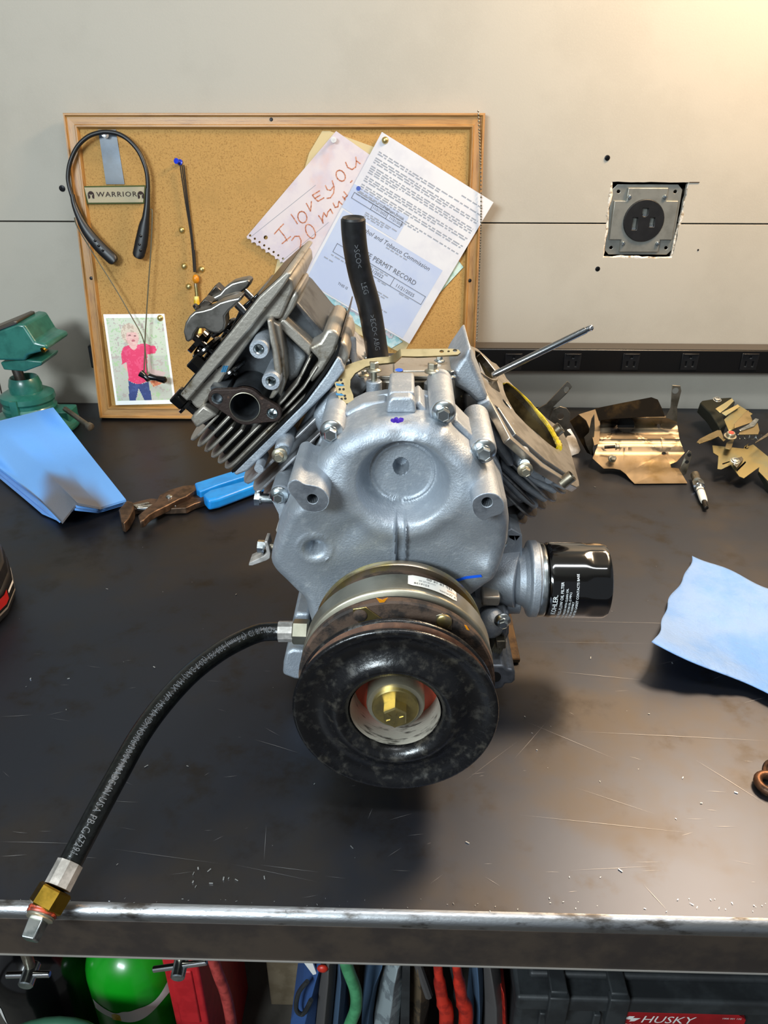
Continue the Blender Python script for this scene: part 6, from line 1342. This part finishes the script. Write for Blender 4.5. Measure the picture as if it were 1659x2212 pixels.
m = soft(MB(), ([(822, 2070), (798, 2110), (790, 2145), (784, 2190), (780, 2230)], [(830, 2070), (820, 2110), (812, 2145), (806, 2190), (805, 2230)]), .632, .09); obj('bag_side', m, 'fabric_slate', cm_, bevel=.002, sharp=70)
m = soft(MB(), ([(845, 2070), (830, 2110), (822, 2150), (808, 2215)], [(872, 2070), (870, 2110), (868, 2150), (862, 2215)]), .622, .10); obj('bag_front', m, 'camo', cm_, bevel=.002, sharp=70)
m = MB().prism([P(x, y, .615) for x, y in ((870, 2070), (886, 2070), (884, 2230), (864, 2230))], (0, .12, 0)); m.box((P(875, 2150, .615).x, .68, (P(875, 2230, .615).z+ZF)/2), .012, .1, P(875, 2230, .615).z-ZF); obj('bag_binding', m, 'tool_black', cm_)
cw = thing('camo_jacket', 'brown camouflage fabric bundle right of the grey camouflage bag', 'fabric', V((P(910, 2150, .65).x, .7, ZF)))
m = soft(MB(), ([(888, 2070), (886, 2120), (884, 2170), (886, 2225)], [(915, 2070), (930, 2120), (928, 2170), (918, 2225)]), .64, .10); obj('fabric_fold', m, 'camo_brown', cw, bevel=.002, sharp=70)
m = MB().tube(smooth_path([P(898, 2070, .632), P(912, 2110, .630), P(926, 2150, .632)], 4), .006, 8); obj('fabric_cuff', m, 'fabric_grey', cw)
bc = thing('bolt_cutter', 'pair of red tool handles standing upright under the bench', 'tool', V((P(970, 2150, .6).x, .62, ZF)))
for pts in ([(944, 2060), (948, 2110), (956, 2160), (964, 2215)], [(982, 2060), (990, 2110), (998, 2160), (1006, 2215)]):
    L = [P(x, y, .60) for x, y in pts]; l0 = L[-1]; L.append(V((l0.x-.004, .60, ZF+.01))); m = MB().tube(smooth_path(L, 5), [.006]*6+[.008]*5+[.010]*(len(smooth_path(L, 5))-11), 12); obj('handle', m, 'handle_red', bc)
m = MB().tube([P(972, 2060, .615), P(988, 2130, .615), V((P(988, 2130, .615).x, .62, ZF+.005))], .005, 8); obj('spine', m, 'tool_black', bc)
sl = thing('slate_bag', 'slate blue and grey fabric bag beside the black toolbox', 'bag', V((P(1060, 2150, .62).x, .66, ZF)))
m = soft(MB(), ([(1016, 2060), (1020, 2110), (1024, 2160), (1026, 2215)], [(1040, 2060), (1044, 2110), (1044, 2160), (1040, 2215)]), .622, .10); obj('bag_panel', m, 'fabric_slate', sl, bevel=.002, sharp=70)
m = soft(MB(), ([(1044, 2060), (1046, 2110), (1048, 2160), (1048, 2215)], [(1066, 2060), (1080, 2110), (1090, 2150), (1092, 2215)]), .615, .10); obj('bag_panel', m, 'fabric_grey', sl, bevel=.002, sharp=70)
m = soft(MB(), ([(1082, 2130), (1084, 2160), (1086, 2215)], [(1092, 2140), (1094, 2165), (1096, 2215)]), .61, .05); obj('red_strap', m, 'handle_red', sl, bevel=.001, sharp=70)
# black toolbox
YB_ = .585; zt2_ = P(1300, 2152, YB_).z; x0 = P(1120, 2160, YB_).x; x1 = x0+.56
tb = thing('tool_box', 'large black plastic toolbox with a red label, at the right under the bench', 'toolbox', V(((x0+x1)/2, YB_+.17, ZF)))
m = MB().box(((x0+x1)/2, YB_+.175, (ZF+zt2_-.03)/2), x1-x0, .34, zt2_-.03-ZF); obj('box_body', m, 'tool_black', tb, bevel=.008, seg=3)
m = MB().box(((x0+x1)/2, YB_+.17, zt2_-.014), x1-x0+.008, .35, .028); m.box(((x0+x1)/2, YB_+.17, zt2_+.004), x1-x0-.03, .30, .012); obj('box_lid', m, 'tool_black', tb, bevel=.005, seg=3)
for px in (1205, 1335): x = P(px, 2150, YB_).x; m = MB(); m.box((x, YB_-.004, zt2_-.02), .026, .014, .06); m.box((x, YB_+.02, zt2_+.010), .022, .05, .008); obj('latch', m, 'tool_black', tb, bevel=.002)
for px in (1180, 1300): x = P(px, 2150, YB_).x; m = MB(); m.box((x, YB_+.002, zt2_-.12), .010, .008, .16); obj('rib', m, 'tool_black', tb, bevel=.002)
a, b = P(1331, 2183, YB_-.002), P(1612, 2196, YB_-.002)
m = MB(); lz = a.z; lw = b.x-a.x; m.slab([(0, 0), (.006, .006), (lw-.012, .006), (lw, -.004), (lw, -.09), (0, -.09)], [], lambda u, v: V((a.x+u, YB_-.0035, lz-.006+v)), lambda u, v: V((a.x+u, YB_+.003, lz-.006+v))); LBX = obj('red_label', m, 'label_red', tb, bevel=.0006)
def box_text(body, x, z, size, sh=0.0, align='LEFT'):
    vs, fs = text_tris(body, size, 0, align, 1.0, sh); m = MB(); m.add([V((x+v.x, YB_-.0040, z+v.y)) for v in vs], fs); obj('label_text', m, 'print_pale', LBX, smooth=False, recalc=False)
box_text('HUSKY', P(1380, 2200, YB_).x, lz-.015, .0215, .25); box_text('CONNECT', P(1342, 2210, YB_).x, lz-.0285, .0085, .1); box_text('ROLLING SYSTEM', P(1342, 2216, YB_).x, lz-.037, .0085, .1); box_text('1000 001 132', P(1555, 2200, YB_).x, lz-.008, .0045)
m = MB(); ec = V((P(1362, 2199, YB_).x, YB_-.004, lz-.014)); m.add([ec+V((x, 0, z)) for x, z in ((-.012, 0), (-.004, .006), (.003, .006), (.001, .002), (.011, .002), (.004, -.005), (-.003, -.006), (-.001, -.002))], [list(range(8))]); obj('label_emblem', m, 'print_pale', LBX, smooth=False, recalc=False)
